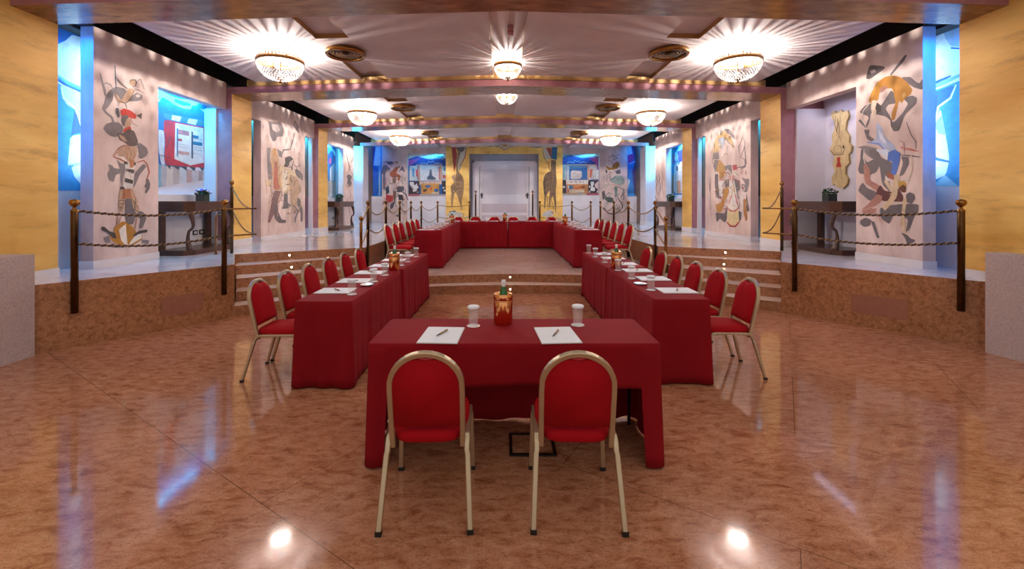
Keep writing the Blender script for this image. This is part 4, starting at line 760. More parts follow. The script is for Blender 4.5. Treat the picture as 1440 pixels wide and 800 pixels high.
outlet(468.5, 306.5, -5.735, 'black wall outlet under the far left console table')

# ------------------------------------------------------------------ ceiling fixtures
M['brassr'] = mat('rim_brass', '#9a6e3c', .35, .8, var='#7a5428', scale=30)
def chandelier(loc, R, D, power, label, group):
    r = empty('crystal_chandelier', loc, label=label, cat='chandelier', group=group)      # origin on the ceiling
    gap = .13*R/.37
    m = MB()
    m.lathe([(R, -gap-.065), (R+.014, -gap-.06), (R+.010, -gap-.04), (R+.014, -gap-.018), (R, -gap-.012), (R-.012, -gap-.012), (R-.012, -gap-.065), (R, -gap-.065)], M['brassr'], n=48)
    for i in range(44):
        a = 2*PI*i/44; c, s_ = math.cos(a), math.sin(a); t = (-s_, c)
        x, y = (R+.004)*c, (R+.004)*s_; w_ = .018*R/.37
        m.add([(x-t[0]*w_, y-t[1]*w_, -gap-.012), (x+t[0]*w_, y+t[1]*w_, -gap-.012), (x*1.02, y*1.02, -gap+.064)], [(0,1,2)], M['brassr'])  # teeth shaped to throw streaks of light on the ceiling
    m.build('rim', r, recalc=False)
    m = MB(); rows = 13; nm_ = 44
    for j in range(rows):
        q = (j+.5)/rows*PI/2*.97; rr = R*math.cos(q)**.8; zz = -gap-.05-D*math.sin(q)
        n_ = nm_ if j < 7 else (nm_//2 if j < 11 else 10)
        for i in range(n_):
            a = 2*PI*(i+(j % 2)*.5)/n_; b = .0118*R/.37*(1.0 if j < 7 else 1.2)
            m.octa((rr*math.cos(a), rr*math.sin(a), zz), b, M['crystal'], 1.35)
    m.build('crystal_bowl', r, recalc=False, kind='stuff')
    m = MB()
    for i in range(30):
        a = 2*PI*i/30; rr = R-.03
        m.octa((rr*math.cos(a), rr*math.sin(a), -gap+.005), .011, M['crystal'], 3.2)
    m.build('crystal_drops', r, recalc=False, kind='stuff')
    m = MB(); m.lathe([(.001, -gap-.05-D-.005), (.05, -gap-.05-D), (.06, -gap-.05-D+.012), (.001, -gap-.05-D+.02)], M['brass'], n=16)
    m.ball((0, 0, -gap-.05-D-.035), .022, M['brass']); m.tube([(0, 0, -gap-D-.06), (0, 0, -gap-D-.08)], .01, M['brass']); m.build('finial', r)
    m = MB(); m.lathe([(.001, -gap-.044), (.07, -gap-.046), (.07, -gap-.05), (.001, -gap-.052)], M['china'], n=20); m.build('added_baffle', r)  # added baffle, blocks the lamp's direct light downward
    m = MB(); m.tube([(0, 0, -gap-.053), (0, 0, -gap-D*.7)], .008, M['brass']); m.tube([(0, 0, -gap-D*.76), (0, 0, -gap-D-.04)], .008, M['brass'])
    for i in range(4):
        a = PI/4+PI/2*i; m.tube([(0, 0, -gap-.10), (.45*R*math.cos(a), .45*R*math.sin(a), -gap-.085), (R*math.cos(a), R*math.sin(a), -gap-.04), (R*math.cos(a), R*math.sin(a), -.001)], .004, M['brass'], 6)
    m.build('stem', r)
    for i in range(4):
        a = PI/4+PI/2*i; m = MB(); m.ball((.45*R*math.cos(a), .45*R*math.sin(a), -gap-.06), .04*R/.37, M['bulb'], 10, 1.3); m.build('bulb', r)
    for ox in (0.,):
     l = bpy.data.lights.new('lamp_light', 'POINT'); l.energy = power; l.color = (1, .92, .86); l.shadow_soft_size = .012
     o = bpy.data.objects.new('lamp_light', l); COL.objects.link(o); o.parent = r; o.location = (ox, .0, -gap-.012)
    l = bpy.data.lights.new('lamp_light', 'AREA'); l.shape = 'DISK'; l.size = R*.8; l.energy = power*.055; l.color = (1, .92, .86)
    o = bpy.data.objects.new('lamp_light', l); COL.objects.link(o); o.parent = r; o.location = (0, 0, -gap-D*.72)
    return r
rowname = ['nearest', 'middle', 'farthest']
ch0 = None
for i, c in enumerate((6.77, 10.74, 14.7)):
    for s in (-1, 1):
        lab = rowname[i]+' of the three large brass rimmed crystal ceiling lights on the '+('left' if s < 0 else 'right')
        loc = (s*3.57+.03, c, ch(3.57)-.001)
        if ch0 is None: ch0 = chandelier(loc, .335, .27, CHAND_W, lab, 'crystal ceiling lights along both sides')
        else:
            cr = dup(ch0, loc, 0, label=lab)
            if i == 2:
                for l_ in [x for x in COL.objects if x.parent == cr and x.type == 'LIGHT']: l_.data = l_.data.copy(); l_.data.energy *= 1.7
c0 = chandelier((.02, 7.6, ch(0)+.049), .235, .20, CENTRE_W, 'nearer small crystal ceiling light on the room centre line', 'crystal ceiling lights on the centre line')
dup(c0, (.02, 9.6, ch(0)+.049), 0, label='farther small crystal ceiling light on the room centre line, partly behind the second beam')
v0 = None
for i, c in enumerate((6.82, 10.76, 14.75)):
    for s in (-1, 1):
        lab = rowname[i]+' of the round brass air vents on the '+('left' if s < 0 else 'right')+' of the ceiling'; loc = (s*2.54, c, ch(2.54)-.009)
        if v0 is None:
            v0 = empty('air_vent', loc, label=lab, cat='vent', group='round brass ceiling vents')
            m = MB(); m.lathe([(.24, .008), (.30, .0), (.31, -.05), (.29, -.075), (.255, -.07), (.25, -.04), (.24, .008)], M['brass'], n=40); m.build('rim', v0)
            m = MB(); m.lathe([(.001, -.02), (.24, -.02)], M['brassd'], n=40)
            for q in (.07, .12, .17, .215): m.lathe([(q, -.03), (q+.03, -.05), (q+.03, -.046), (q, -.026)], M['brass'], n=40)
            m.lathe([(.001, -.055), (.05, -.05), (.05, -.02)], M['brassd'], n=20); m.build('grille', v0)
        else: dup(v0, loc, 0, label=lab)
m = MB(); m.lathe([(.001, 0), (.045, 0), (.045, -.13), (.035, -.14), (.001, -.14)], M['mauve'], n=20); m.lathe([(.0455, -.09), (.0465, -.095), (.0455, -.1)], M['brass'], n=20); m.lathe([(.001, -.141), (.032, -.141)], M['china'], n=16)
m.build('ceiling_spotlight', loc=(.04, 6.15, ch(0)+.049), label='small cylindrical spotlight on the ceiling ahead of the near centre light', cat='spotlight')
# step spotlights
def spot(x, y, z, lab, ang):
    t = (z-CAMZ)*F/(CY-y); X = CAMX+(x-CX)*t/F
    m = MB(); m.tube([(0, -.012, 0), (0, .05, 0)], .022, M['brass'], 14); m.tube([(0, -.014, 0), (0, -.010, 0)], .017, M['spot'], 14)
    o = m.build('step_light', loc=(X, t, z), rz=ang, label=lab, cat='step light')
    return X, t
for x, y, z, lab, a in ((407, 358.8, P-.05, 'tiny round step light in the top riser of the left stairs', math.radians(31)), (410, 375.5, P-.2, 'tiny round step light in the second riser down of the left stairs', math.radians(34)),
                     (1020, 355.0, P-.06, 'tiny round step light in the top riser of the right stairs', math.radians(-26)), (1018, 371.5, P-.2, 'tiny round step light in the second riser down of the right stairs', math.radians(-28)),
                     (717.5, 389.5, .225, 'tiny round step light in the upper riser of the central steps', 0), (717.5, 406.5, .08, 'tiny round step light in the lower riser of the central steps', 0)):
    # place on the riser plane
    rayd = Vector(((x-CX)/F, 1.0, (CY-y)/F))
    def hit(p, q):
        p = Vector((*p, 0)); q = Vector((*q, 0)); d = q-p
        # CAMX + rx t = p.x + d.x u ; t = p.y + d.y u
        u = (CAMX+rayd.x*p.y-p.x)/(d.x-rayd.x*d.y); return p.y+d.y*u
    if x < 700: seg = (Lk[5], (XL, 8.30)) if y < 365 else (Lk[4], (XL, 8.01))
    elif x > 730: seg = (Rk[5], (XR, 8.55)) if y < 363 else (Rk[4], (XR, 8.2))
    else: seg = ((-1, 7.92), (1, 7.92)) if y < 395 else ((-1, 7.62), (1, 7.62))
    t = hit(*seg); X = CAMX+rayd.x*t; z = CAMZ+rayd.z*t
    m = MB(); m.tube([(0, -.012, 0), (0, .02, 0)], .02, M['brass'], 14); m.tube([(0, -.0135, 0), (0, -.010, 0)], .015, M['spot'], 14)
    m.build('step_light', loc=(X, t, z), rz=a, label=lab, cat='step light')

# ------------------------------------------------------------------ barrier posts and ropes
def post(x, y, z0, z1, label, group=None, r=.027, name='barrier_post'):
    e = empty(name, (x, y, z0), label=label, cat='post', group=group); h = z1-z0
    m = MB(); m.lathe([(.001, 0), (r, 0), (r, h-.13), (r*.9, h-.12), (.001, h-.12)], M['brass'] if h < 1.18 else M['brassb'], n=16); m.build('shaft', e)
    m = MB(); m.lathe([(r*1.05, h-.14), (r*1.15, h-.13), (r*.55, h-.11), (r*.4, h-.09), (r*.8, h-.082), (r*1.3, h-.06), (r*1.45, h-.035), (r*1.1, h-.01), (.001, h)], M['brass'], n=16); m.build('knob', e)
    return e
M['brassb'] = mat('aged_brass', '#6a4c2c', .26, .9, var='#46301a', scale=8)
ropen = [0]
def rope(a, b, sag, label, group=None, mt=None, r=.011, segs=28):
    a, b = Vector(a), Vector(b); L = (b-a).length; m = MB(); turns = L/.06
    n = max(segs, int(L/.015)); mt = mt or M['rope']
    for ph, mm in ((0, mt), (PI, M['ropeg'])):
        path = []
        d = (b-a).normalized(); sd = d.cross(Vector((0, 0, 1))).normalized(); up = sd.cross(d)
        for i in range(n+1):
            t = i/n; p = a.lerp(b, t); p.z -= sag*4*t*(1-t); q = ph+2*PI*turns*t
            path.append(p+(sd*math.cos(q)+up*math.sin(q))*r*.5)
        m.tube(path, r*.72 if mm is mt else r*.55, mm, 6)
    return m.build('barrier_rope', label=label, cat='rope', group=group)
PL = {}
def addpost(k, x, y, z0, z1, lab, **kw): post(x, y, z0, z1, lab, **kw); PL[k] = (x, y, z1)
addpost('L0', -4.795, 4.785, .38, 1.64, 'tall brass barrier post fixed to the left platform face, nearest the camera', group='brass posts on the platform faces', r=.034)
addpost('L1', -3.875, 5.925, .34, 1.64, 'brass barrier post on the left platform face beside the side stairs', group='brass posts on the platform faces', r=.034)
addpost('R0', 5.085, 4.88, .38, 1.64, 'tall brass barrier post fixed to the right platform face, nearest the camera', group='brass posts on the platform faces', r=.034)
addpost('R1', 4.06, 6.14, .34, 1.64, 'brass barrier post on the right platform face beside the side stairs', group='brass posts on the platform faces', r=.034)
addpost('LT', -4.68, 7.38, P, 1.98, 'taller slim brass post at the top of the left stairs behind the platform post', r=.026)
addpost('RT', 4.95, 7.80, P, 1.98, 'taller slim brass post at the top of the right stairs behind the platform post', r=.026)
gp = 'brass posts around the sunken stage'
addpost('a', -2.70, 8.05, 2*H1, 1.34, 'short brass post at the foot of the left stage corner', group=gp)
addpost('b', -2.68, 8.40, 2*H1, 1.63, 'brass post at the left stage corner by the side stairs', group=gp)
addpost('a2', 2.96, 8.05, 2*H1, 1.34, 'short brass post at the foot of the right stage corner', group=gp)
addpost('b2', 2.96, 8.62, 2*H1, 1.63, 'brass post at the right stage corner by the side stairs', group=gp)
zz = [9.7, 11.0, 12.35, 13.5]; nn = ['second', 'third', 'fourth', 'corner']
for i, y in enumerate(zz): addpost('l%d' % i, -2.68 if i < 3 else -2.6, y, 2*H1, 1.63, nn[i]+' brass post along the left side of the stage', group=gp)
for i, y in enumerate([10.35, 11.7, 13.3]): addpost('r%d' % i, 2.93, y, 2*H1, 1.63, ['second', 'third', 'corner'][i]+' brass post along the right side of the stage', group=gp)
for k, x, lab in (('k1', -2.11, 'leftmost'), ('k2', -1.11, 'left inner'), ('k3', 1.1, 'right inner'), ('k4', 2.11, 'second from the right'), ('k5', 2.70, 'rightmost')):
    addpost(k, x, 13.63, P, 1.63, lab+' brass post of the row behind the back table', group=gp)
for k, x, lab in (('d1', -1.0, 'left'), ('d2', .97, 'right')):
    addpost(k, x, 15, P, 1.99, 'taller brass post on the '+lab+' side in front of the white door')
def pair(a, b, ztop, lows, labels, sag=.1, r=.011, mt=None, g=None):
    A, B = PL[a], PL[b]
    for dz, lab in zip(lows, labels):
        rope((A[0], A[1], A[2]-dz), (B[0], B[1], B[2]-dz), sag, lab, g, mt, r)
pair('L0', 'L1', 0, (.125, .49), ('upper twisted rope along the left platform edge', 'lower twisted rope along the left platform edge'), .075, .015)
pair('R0', 'R1', 0, (.125, .49), ('upper twisted rope along the right platform edge', 'lower twisted rope along the right platform edge'), .075, .015)
gr = 'ropes around the stage'
for a, b, lab in (('b', 'l0', 'left stage side, first span'), ('l0', 'l1', 'left stage side, second span'), ('l1', 'l2', 'left stage side, third span'), ('l2', 'l3', 'left stage side, fourth span'), ('l3', 'k1', 'back of the stage at the left end'), ('k1', 'k2', 'back of the stage left of the door'),
                  ('b2', 'r0', 'right stage side, first span'), ('r0', 'r1', 'right stage side, second span'), ('r1', 'r2', 'right stage side, third span'), ('k5', 'k4', 'back of the stage at the right end'), ('k4', 'k3', 'back of the stage right of the door'), ('a', 'b', 'left stage corner steps'), ('a2', 'b2', 'right stage corner steps')):
    back = 'back' in lab and 'end' not in lab
    pair(a, b, 0, (.12, .5) if 'corner' not in lab else (.13, .55), ('upper rope on the '+lab, 'lower rope on the '+lab), .06 if back else (.17 if 'corner' not in lab else .02), .012, M['ropeg'], gr)
# short brass rails with curved stays by the side stairs
for s, kT, k1, lab in ((-1, 'LT', 'L1', 'left'), (1, 'RT', 'R1', 'right')):
    T, O = PL[kT], PL[k1]; m = MB()
    for dz in (.13, .50):
        e = Vector((O[0]-s*.22, O[1]+.38, O[2]-dz)); m.tube([(O[0], O[1], O[2]-dz), tuple(e)], .011, M['brass'])
        path = []
        tp = Vector((T[0], T[1], T[2]-.12-(dz-.13)))
        for i in range(13):
            t = i/12; p = tp.lerp(e, t); p.z -= .12*math.sin(PI*t); path.append(p)
        m.tube(path, .010, M['brass'])
    m.build('stair_rail', label='slim brass rail with curved stays joining the two posts beside the '+lab+' stairs', cat='rail')
    m = MB(); bx_, by_ = (T[0]+s*.17, T[1]-.15)
    path = [(bx_, by_, P), (bx_, by_, 1.33)]+[(bx_-s*.06*(1-math.cos(q)), by_, 1.33+.06*math.sin(q)) for q in [PI*i/8 for i in range(1, 9)]]
    m.tube(path, .013, M['brass']); m.lathe([(.001, 0), (.03, 0), (.028, .015), (.001, .016)], M['brass'], (bx_, by_, P), 14)
    m.build('hooked_post', label='thin brass hooked post standing behind the '+lab+' stair posts', cat='post')

# ------------------------------------------------------------------ tables with cloths
def drape(x0, x1, y0, y1, top, bottom, label, seed=0, front=None, rz=0., amp=.008, lift=None):
    rnd = random.Random(seed); cx, cy = (x0+x1)/2, (y0+y1)/2; hx, hy = (x1-x0)/2, (y1-y0)/2; R = .03
    per = []
    def seg(ax, ay, bx_, by_, nx, ny):
        L = math.hypot(bx_-ax, by_-ay); n = max(2, int(L/.022))
        for i in range(n): t = i/n; per.append((ax+(bx_-ax)*t, ay+(by_-ay)*t, nx, ny, min(t, 1-t)*L))
    def corner(ccx, ccy, a0):
        for i in range(5):
            a = a0+PI/2*(i+.5)/5; per.append((ccx+R*math.cos(a), ccy+R*math.sin(a), math.cos(a), math.sin(a), 0))
    seg(-hx+R, -hy, hx-R, -hy, 0, -1); corner(hx-R, -hy+R, -PI/2); seg(hx, -hy+R, hx, hy-R, 1, 0); corner(hx-R, hy-R, 0)
    seg(hx-R, hy, -hx+R, hy, 0, 1); corner(-hx+R, hy-R, PI/2); seg(-hx, hy-R, -hx, -hy+R, -1, 0); corner(-hx+R, -hy+R, PI)
    n = len(per); s = 0; ss = [0]
    for i in range(n): s += math.hypot(per[(i+1) % n][0]-per[i][0], per[(i+1) % n][1]-per[i][1]); ss.append(s)
    w1 = [(rnd.uniform(14, 20), rnd.uniform(0, 6)), (rnd.uniform(24, 38), rnd.uniform(0, 6)), (rnd.uniform(5, 9), rnd.uniform(0, 6))]
    m = MB(); rings = 11; vs = []; Ht = top-bottom
    for k in range(rings+1):
        u = max(0, (k-1)/(rings-1))
        for i, (x, y, nx, ny, dc) in enumerate(per):
            if k == 0: vs.append((x-nx*.006, y-ny*.006, top)); continue
            bz = bottom+(lift or 0)
            if front is not None and ny == -1 and abs(x) < hx-.10: bz = front+.012*math.sin(x*5+1)
            elif front is not None and ny == 1: bz = bottom+.008*math.sin(x*9)
            z = top-.006-(top-.006-bz)*u; d = (top-z)
            f = amp*(.25+d*1.5)*sum(math.sin(a*ss[i]+b) for a, b in w1)/1.6*min(1, d*8)
            cf = math.exp(-(dc/.07)**2); fold = .03*cf*d-.014*math.exp(-((dc-.12)/.05)**2)*d
            off = max(.001, .004+.006*d+f*(1-.6*cf)+fold+amp*.6*d)
            vs.append((x+nx*off, y+ny*off, z))
    fs = [(k*n+i, k*n+(i+1) % n, (k+1)*n+(i+1) % n, (k+1)*n+i) for k in range(rings) for i in range(n)]
    # open the curtain where the front cloth is short so the corner panels hang free
    m.add(vs, fs, M['cloth'], True); m.add(vs[:n], [tuple(range(n))[::-1]], M['cloth'], False)
    o = m.build('tablecloth', loc=(cx, cy, 0), rz=rz, label=label, cat='tablecloth', group='burgundy tablecloths')
    so = o.modifiers.new('thick', 'SOLIDIFY'); so.thickness = .003; so.offset = -1
    return o
def table_under(x0, x1, y0, y1, top, z0, label, rz=0.):
    cx, cy = (x0+x1)/2, (y0+y1)/2; hx, hy = (x1-x0)/2-.015, (y1-y0)/2-.015
    e = empty('folding_table', (cx, cy, z0), rz, label=label, cat='table', group='folding tables under the cloths')
    MB().box(-hx, hx, -hy, hy, top-z0-.035, top-z0-.006, M['wood']).build('tabletop', e)
    for a in (-1, 1):
        for b in (-1, 1):
            MB().tube([(a*(hx-.03), b*(hy-.04), 0), (a*(hx-.03), b*(hy-.04), top-z0-.036)], .012, M['black'], 8).build('leg', e)
TT = .75; S2 = 2*H1; T2 = S2+TT
tabs = [(-.89, .885, 2.63, 3.19, TT, 0, 'front centre table facing the camera', .49, 0),
        (-1.86, -1.37, 3.74, 5.47, TT, 0, 'left lower row, nearer table', None, -.012), (-1.84, -1.33, 5.52, 7.24, TT, 0, 'left lower row, farther table', None, -.012),
        (1.27, 1.765, 3.82, 5.59, TT, 0, 'right lower row, nearer table', None, -.01), (1.29, 1.81, 5.64, 7.42, TT, 0, 'right lower row, farther table', None, -.01)]
stab = [(-1.80, -1.27, 8.55, 10.31, T2, S2, 'left table row on the stage, nearer table', None, 0), (-1.80, -1.27, 10.36, 12.11, T2, S2, 'left table row on the stage, farther table', None, 0),
        (1.35, 1.90, 8.60, 10.36, T2, S2, 'right table row on the stage, nearer table', None, 0), (1.35, 1.90, 10.41, 12.11, T2, S2, 'right table row on the stage, farther table', None, 0),
        (-1.72, .055, 12.2, 12.76, T2, S2, 'back table row by the door, left half', None, 0), (.10, 1.87, 12.2, 12.76, T2, S2, 'back table row by the door, right half', None, 0)]
for i, (x0, x1, y0, y1, tp, z0, lab, fr, rz) in enumerate(tabs+stab):
    drape(x0, x1, y0, y1, tp, z0+.012, 'burgundy cloth to the floor over '+lab, i*7+3, fr, rz)
    table_under(x0, x1, y0, y1, tp, z0, 'folding table hidden under burgundy cloth, '+lab, rz)

# ------------------------------------------------------------------ banquet chair
def make_chair(label, group):
    e = empty('banquet_chair', (0, 0, 0), label=label, cat='chair', group=group)
    FR = M['frame']; RZ = .405
    def bend(p0, p1, p2, k=6):
        return [tuple((1-t)**2*a+2*t*(1-t)*b+t*t*c for a, b, c in zip(p0, p1, p2)) for t in [i/k for i in range(k+1)]]
    for s in (-1, 1):
        X0, X1 = .215*s, .20*s
        # front leg with bend into the rail, then rear leg
        f = [(X0, .245, .012), (X1+.004*s, .222, .345)]+bend((X1, .219, .36), (X1, .213, RZ), (X1, .165, RZ))
        m = MB(); m.sweep(f, (1, 0, 0), .028, .022, FR); l = m.build('leg', e)
        MB().box(X0-.015, X0+.015, .232, .258, 0, .022, M['rubber']).build('foot_cap', l)
        b = [(X0+.006*s, -.265, .012), (X1+.004*s, -.172, .335)]+bend((X1, -.168, .35), (X1, -.152, RZ), (X1, -.11, RZ))
        m = MB(); m.sweep(b, (1, 0, 0), .028, .022, FR); l = m.build('leg', e)
        MB().box(X0+.006*s-.015, X0+.006*s+.015, -.279, -.253, 0, .022, M['rubber']).build('foot_cap', l)
        m = MB(); m.sweep([(X1, -.109, RZ), (X1, .164, RZ)], (1, 0, 0), .028, .022, FR); m.build('seat_rail', e)
    for yy in (.17, -.04): m = MB(); m.sweep([(-.19, yy, RZ-.015), (.19, yy, RZ-.015)], (0, 1, 0), .02, .016, FR); m.build('crossbar', e)
    # hoop: plane through (0,-.135,.37) leaning back
    B0 = Vector((0, -.145, .365)); U = Vector((0, -.115, .515)).normalized(); top = .528
    def hp(x, u, d=0): return B0+Vector((x, 0, 0))+U*u+N_*d
    N_ = Vector((1, 0, 0)).cross(U); N_ = -N_ if N_.y < 0 else N_         # towards the sitter
    hw = .178; rr = hw
    path = [hp(-hw, 0), hp(-hw, .15), hp(-hw, top-rr-.03)]+[hp(-rr*math.cos(a), top-rr-.01+(rr)*math.sin(a)) for a in [PI*i/18 for i in range(1, 18)]]+[hp(hw, top-rr-.03), hp(hw, .15), hp(hw, 0)]
    m = MB(); m.sweep(path, N_, .030, .027, FR); m.build('back_frame', e)
    # back cushion
    out = []
    iw = hw-.012
    out += [(iw*.99, .118), (iw, .20), (iw, top-rr-.01)]
    for i in range(1, 24):
        a = PI*i/24; x = iw*math.cos(a); u = top-rr-.01+(iw)*math.sin(a)
        u -= .026*math.exp(-(x/.045)**2); out.append((x, u))
    out += [(-iw, top-rr-.01), (-iw, .20), (-iw*.99, .118)]
    n = len(out); cxy = (0, .28)
    m = MB(); vs = []; lv = ((1, -.012), (1.0, .006), (.985, .024), (.93, .038), (.75, .047), (.4, .05))
    for (k, d) in lv:
        for (x, u) in out: vs.append(hp(x*k, cxy[1]+(u-cxy[1])*k, d))
    fs = [(r_*n+i, r_*n+(i+1) % n, (r_+1)*n+(i+1) % n, (r_+1)*n+i) for r_ in range(len(lv)-1) for i in range(n)]
    fs += [tuple(range(n)), tuple((len(lv)-1)*n+i for i in range(n))[::-1]]
    m.add(vs, fs, M['velvet'], True); m.build('backrest', e)
    # seat cushion
    m = MB(); vs = []; pr = []
    for i in range(40):
        a = 2*PI*i/40; c, s_ = math.cos(a), math.sin(a); p = 5.0
        rx = abs(c)**(2/p)*(1 if c > 0 else -1); ry = abs(s_)**(2/p)*(1 if s_ > 0 else -1)
        pr.append((rx*(.200-.036*(-ry if ry < 0 else 0)), .036+ry*.215))
    lv = ((.93, .388), (1, .398), (1.01, .428), (.98, .446), (.88, .458), (.55, .468), (.2, .471))
    for k, z in lv:
        for (x, y) in pr: vs.append((x*k, .045+(y-.045)*k, z))
    n = 40; fs = [(r_*n+i, r_*n+(i+1) % n, (r_+1)*n+(i+1) % n, (r_+1)*n+i) for r_ in range(len(lv)-1) for i in range(n)]
    fs += [tuple(range(n))[::-1], tuple((len(lv)-1)*n+i for i in range(n))]
    m.add(vs, fs, M['velvet'], True); m.build('seat', e)
    return e
ordn = ['nearest', 'second', 'third', 'fourth', 'fifth', 'farthest']
seats = []   # (x, y, z0, rz, chair label, group, row phrase)
seats.append((-.46, 2.365, 0, .03, 'red banquet chair seen from behind at the front table, left of the two', 'chairs at the front table', 'left front chair'))
seats.append((.305, 2.365, 0, -.03, 'red banquet chair seen from behind at the front table, right of the two', 'chairs at the front table', 'right front chair'))
for i, y in enumerate((4.10, 4.60, 5.11, 5.66, 6.22, 6.80)):
    seats.append((-2.14+.01*i, y, 0, -PI/2+(.03, -.02, .02, 0, .03, 0)[i], ordn[i]+' red banquet chair in the left row on the lower floor', 'chairs along the left lower tables', ordn[i]+' chair of the left lower row'))
for i, y in enumerate((4.16, 4.73, 5.29, 5.85, 6.42, 7.05)):
    seats.append((2.05, y, 0, PI/2+(-.04, .02, 0, -.02, 0, .02)[i], ordn[i]+' red banquet chair in the right row on the lower floor', 'chairs along the right lower tables', ordn[i]+' chair of the right lower row'))
for i, y in enumerate((8.45, 9.05, 9.55, 10.2, 10.75, 11.35)):
    seats.append((-2.09, y, S2, -PI/2, ordn[i]+' red banquet chair in the left row on the stage', 'chairs along the left stage tables', ordn[i]+' chair of the left stage row'))
for i, y in enumerate((8.50, 9.08, 9.66, 10.24, 10.86, 11.4)):
    seats.append((2.20, y, S2, PI/2, ordn[i]+' red banquet chair in the right row on the stage', 'chairs along the right stage tables', ordn[i]+' chair of the right stage row'))
bn = ['leftmost', 'second leftmost', 'third leftmost', 'third rightmost', 'second rightmost', 'rightmost']
for i, px in enumerate((643, 668, 695, 722, 749, 776)):
    seats.append((CAMX+(px-CX)*13.1/F, 13.08, S2, PI, 'red banquet chair behind the back table, '+bn[i], 'chairs behind the back table', bn[i]+' chair behind the back table'))
c0 = None
for (x, y, z, rz, lab, grp, ph) in seats:
    if c0 is None: c0 = make_chair(lab, grp); c0.location = (x, y, z); c0.rotation_euler.z = rz
    else: dup(c0, (x, y, z), rz, label=lab, group=grp)

# ------------------------------------------------------------------ table settings
def notepad0():
    m = MB(); m.box(-.125, .125, -.165, .165, 0, .004, M['china'], ); m.box(-.123, .121, -.163, .163, .0041, .007, M['paper'])
    return m.build('notepad')
def pen0():
    e = empty('pen', (0, 0, 0))
    m = MB(); m.tube([(0, -.03, .006), (0, .068, .006)], .0055, M['penm'], 8); m.tube([(0, .068, .006), (0, .074, .006)], .003, M['black'], 8); m.build('barrel', e)
    m = MB(); m.tube([(0, -.03, .006), (0, -.068, .0055)], [.0052, .0018], M['black'], 8); m.build('tip', e)
    m = MB(); m.box(-.0015, .0015, .03, .068, .0115, .0135, M['copper']); m.build('clip', e)
    return e
def glass0():
    e = empty('water_glass', (0, 0, 0))
    m = MB(); m.lathe([(.001, 0), (.029, 0), (.031, .003), (.036, .055), (.036, .118), (.0335, .118), (.0335, .055), (.028, .010), (.001, .009)], M['clear'], n=24); m.build('tumbler', e)
    m = MB(); m.lathe([(.001, .119), (.040, .119), (.042, .123), (.041, .133), (.036, .137), (.001, .138)], M['paper'], n=24); m.build('lid', e)
    return e
def coaster0():
    return MB().lathe([(.001, 0), (.046, 0), (.046, .002), (.001, .002)], M['china'], n=24).build('coaster')
def saucer0():
    return MB().lathe([(.001, .0), (.035, 0), (.04, .004), (.065, .011), (.067, .014), (.063, .014), (.04, .008), (.001, .006)], M['china'], n=28).build('saucer')
def cooler0():
    e = empty('bottle_cooler', (0, 0, 0))
    m = MB(); m.lathe([(.001, 0), (.062, 0), (.064, .004), (.064, .012), (.066, .014), (.066, .165), (.064, .17), (.067, .173), (.067, .205), (.063, .21), (.056, .21), (.056, .15), (.056, .02), (.001, .02)], M['copper'], n=36); m.build('body', e)
    m = MB(); m.lathe([(.0662, .162), (.069, .166), (.0662, .17)], M['copper'], n=36); m.lathe([(.0645, .204), (.068, .208), (.0645, .213), (.0565, .211)], M['copper'], n=36); m.build('rim_band', e)
    return e
def bottle0():
    e = empty('water_bottle', (0, 0, 0))
    m = MB(); m.lathe([(.001, 0), (.034, 0), (.036, .01), (.036, .15), (.034, .175), (.022, .215), (.014, .24), (.013, .262)], M['glassb'], n=24); m.build('bottle_body', e)
    m = MB(); m.lathe([(.0135, .2), (.0145, .255), (.0155, .262), (.0155, .285), (.001, .287)], M['china'], n=20); m.lathe([(.0235, .216), (.0155, .24), (.0146, .245)], M['china'], n=20) if False else None; m.build('cap', e)
    return e
np_, pn, gl, co, sa, ck, bt = notepad0(), pen0(), glass0(), coaster0(), saucer0(), cooler0(), bottle0()
used = set()
def put(proto, loc, rz, lab, cat, grp):
    if proto not in used:
        used.add(proto); proto.location = loc; proto.rotation_euler.z = rz; tag(proto, lab, cat, grp); return proto
    return dup(proto, loc, rz, label=lab, cat=cat, group=grp)
rnd = random.Random(4)
def setting(px, py, top, rz, gx, gy, ph, pr=-.9, saucer=None):
    z = top+.0015
    put(np_, (px, py, z), rz, 'white notepad on the cloth before the '+ph, 'notepad', 'notepads at the places')
    put(pn, (px+rnd.uniform(-.01, .02), py+.01, z+.0075), rz+pr, 'bronze pen lying on the notepad before the '+ph, 'pen', 'pens on the notepads')
    put(co, (gx, gy, z), 0, 'round white coaster under the glass before the '+ph, 'coaster', 'coasters under the glasses')
    put(gl, (gx, gy, z+.0022), 0, 'lidded water glass before the '+ph, 'glass', 'lidded water glasses')
    if saucer: put(sa, (saucer[0], saucer[1], z), 0, 'small white saucer near the glass before the '+ph, 'saucer', 'white saucers')
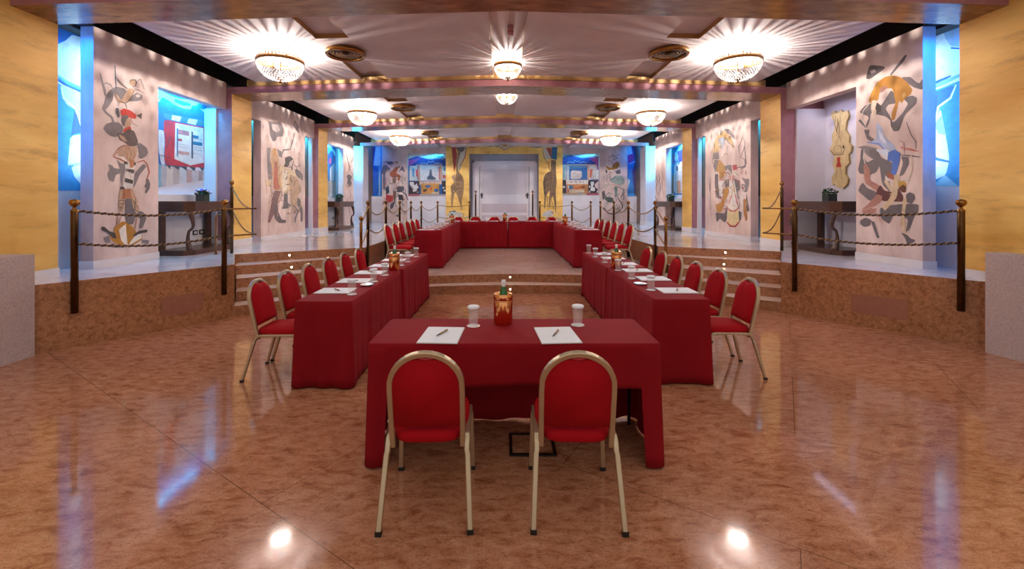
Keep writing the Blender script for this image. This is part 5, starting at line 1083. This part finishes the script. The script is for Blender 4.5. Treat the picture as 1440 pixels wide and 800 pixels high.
def bottleset(x, y, top, ph):
    put(ck, (x, y, top+.0015), 0, 'shiny rose gold bottle cooler on '+ph, 'bottle cooler', 'bottle coolers')
    put(bt, (x+.003, y+.005, top+.0225), 0, 'green water bottle in the cooler on '+ph, 'bottle', 'green water bottles')
for i, (x, y, z, rz, lab, grp, ph) in enumerate(seats):
    if i == 0: setting(-.463, 2.785, TT, -.05, -.275, 3.0, ph, -.35)
    elif i == 1: setting(.275, 2.785, TT, .07, .45, 3.02, ph, -.45)
    elif i < 8:
        j = i-2; yy = (4.17, 4.70, 5.24, 5.80, 6.36, 6.9)[j]; gy = (4.02, 4.66, 5.07, 5.85, 6.2, 6.77)[j]
        setting(-1.675+.004*j, yy, TT, PI/2, -1.47+.01*j, gy, ph, 2.3, (-1.46, 4.44) if j == 1 else None)
    elif i < 14:
        j = i-8; yy = (4.18, 4.83, 5.40, 5.98, 6.58, 7.1)[j]; gy = (4.22, 4.85, 5.42, 6.13, 6.74, 7.25)[j]
        setting(1.60, yy, TT, -PI/2, 1.37, gy, ph, -2.0, (1.355, 4.50) if j == 0 else None)
    elif i < 20:
        j = i-14; yy = 8.75+j*.575; setting(-1.60, yy, T2, PI/2, -1.38, yy+.12, ph, 2.3)
    elif i < 26:
        j = i-20; yy = 8.8+j*.572; setting(1.70, yy, T2, -PI/2, 1.47, yy+.12, ph, -2.0)
    else:
        j = i-26; setting(x, 12.58, T2, PI, x-.2, 12.37, ph, .5)
bottleset(-.07, 3.06, TT, 'the front table'); bottleset(-1.43, 5.44, TT, 'the left lower table row'); bottleset(1.40, 5.62, TT, 'the right lower table row')
bottleset(-1.38, 11.2, T2, 'the left stage table row'); bottleset(1.45, 10.55, T2, 'the right stage table row'); bottleset(0, 12.42, T2, 'the back table')
# floor box under the front table
m = MB(); m.box(-.03, .27, 2.74, 2.76, .0, .012, M['black']); m.box(-.03, .27, 2.98, 3.0, 0, .012, M['black']); m.box(-.03, -.01, 2.76, 2.98, 0, .012, M['black']); m.box(.25, .27, 2.76, 2.98, 0, .012, M['black'])
m.box(-.01, .25, 2.76, 2.98, .0, .006, M['floor']); m.build('floor_box', label='flat black framed floor box under the front table', cat='floor box')
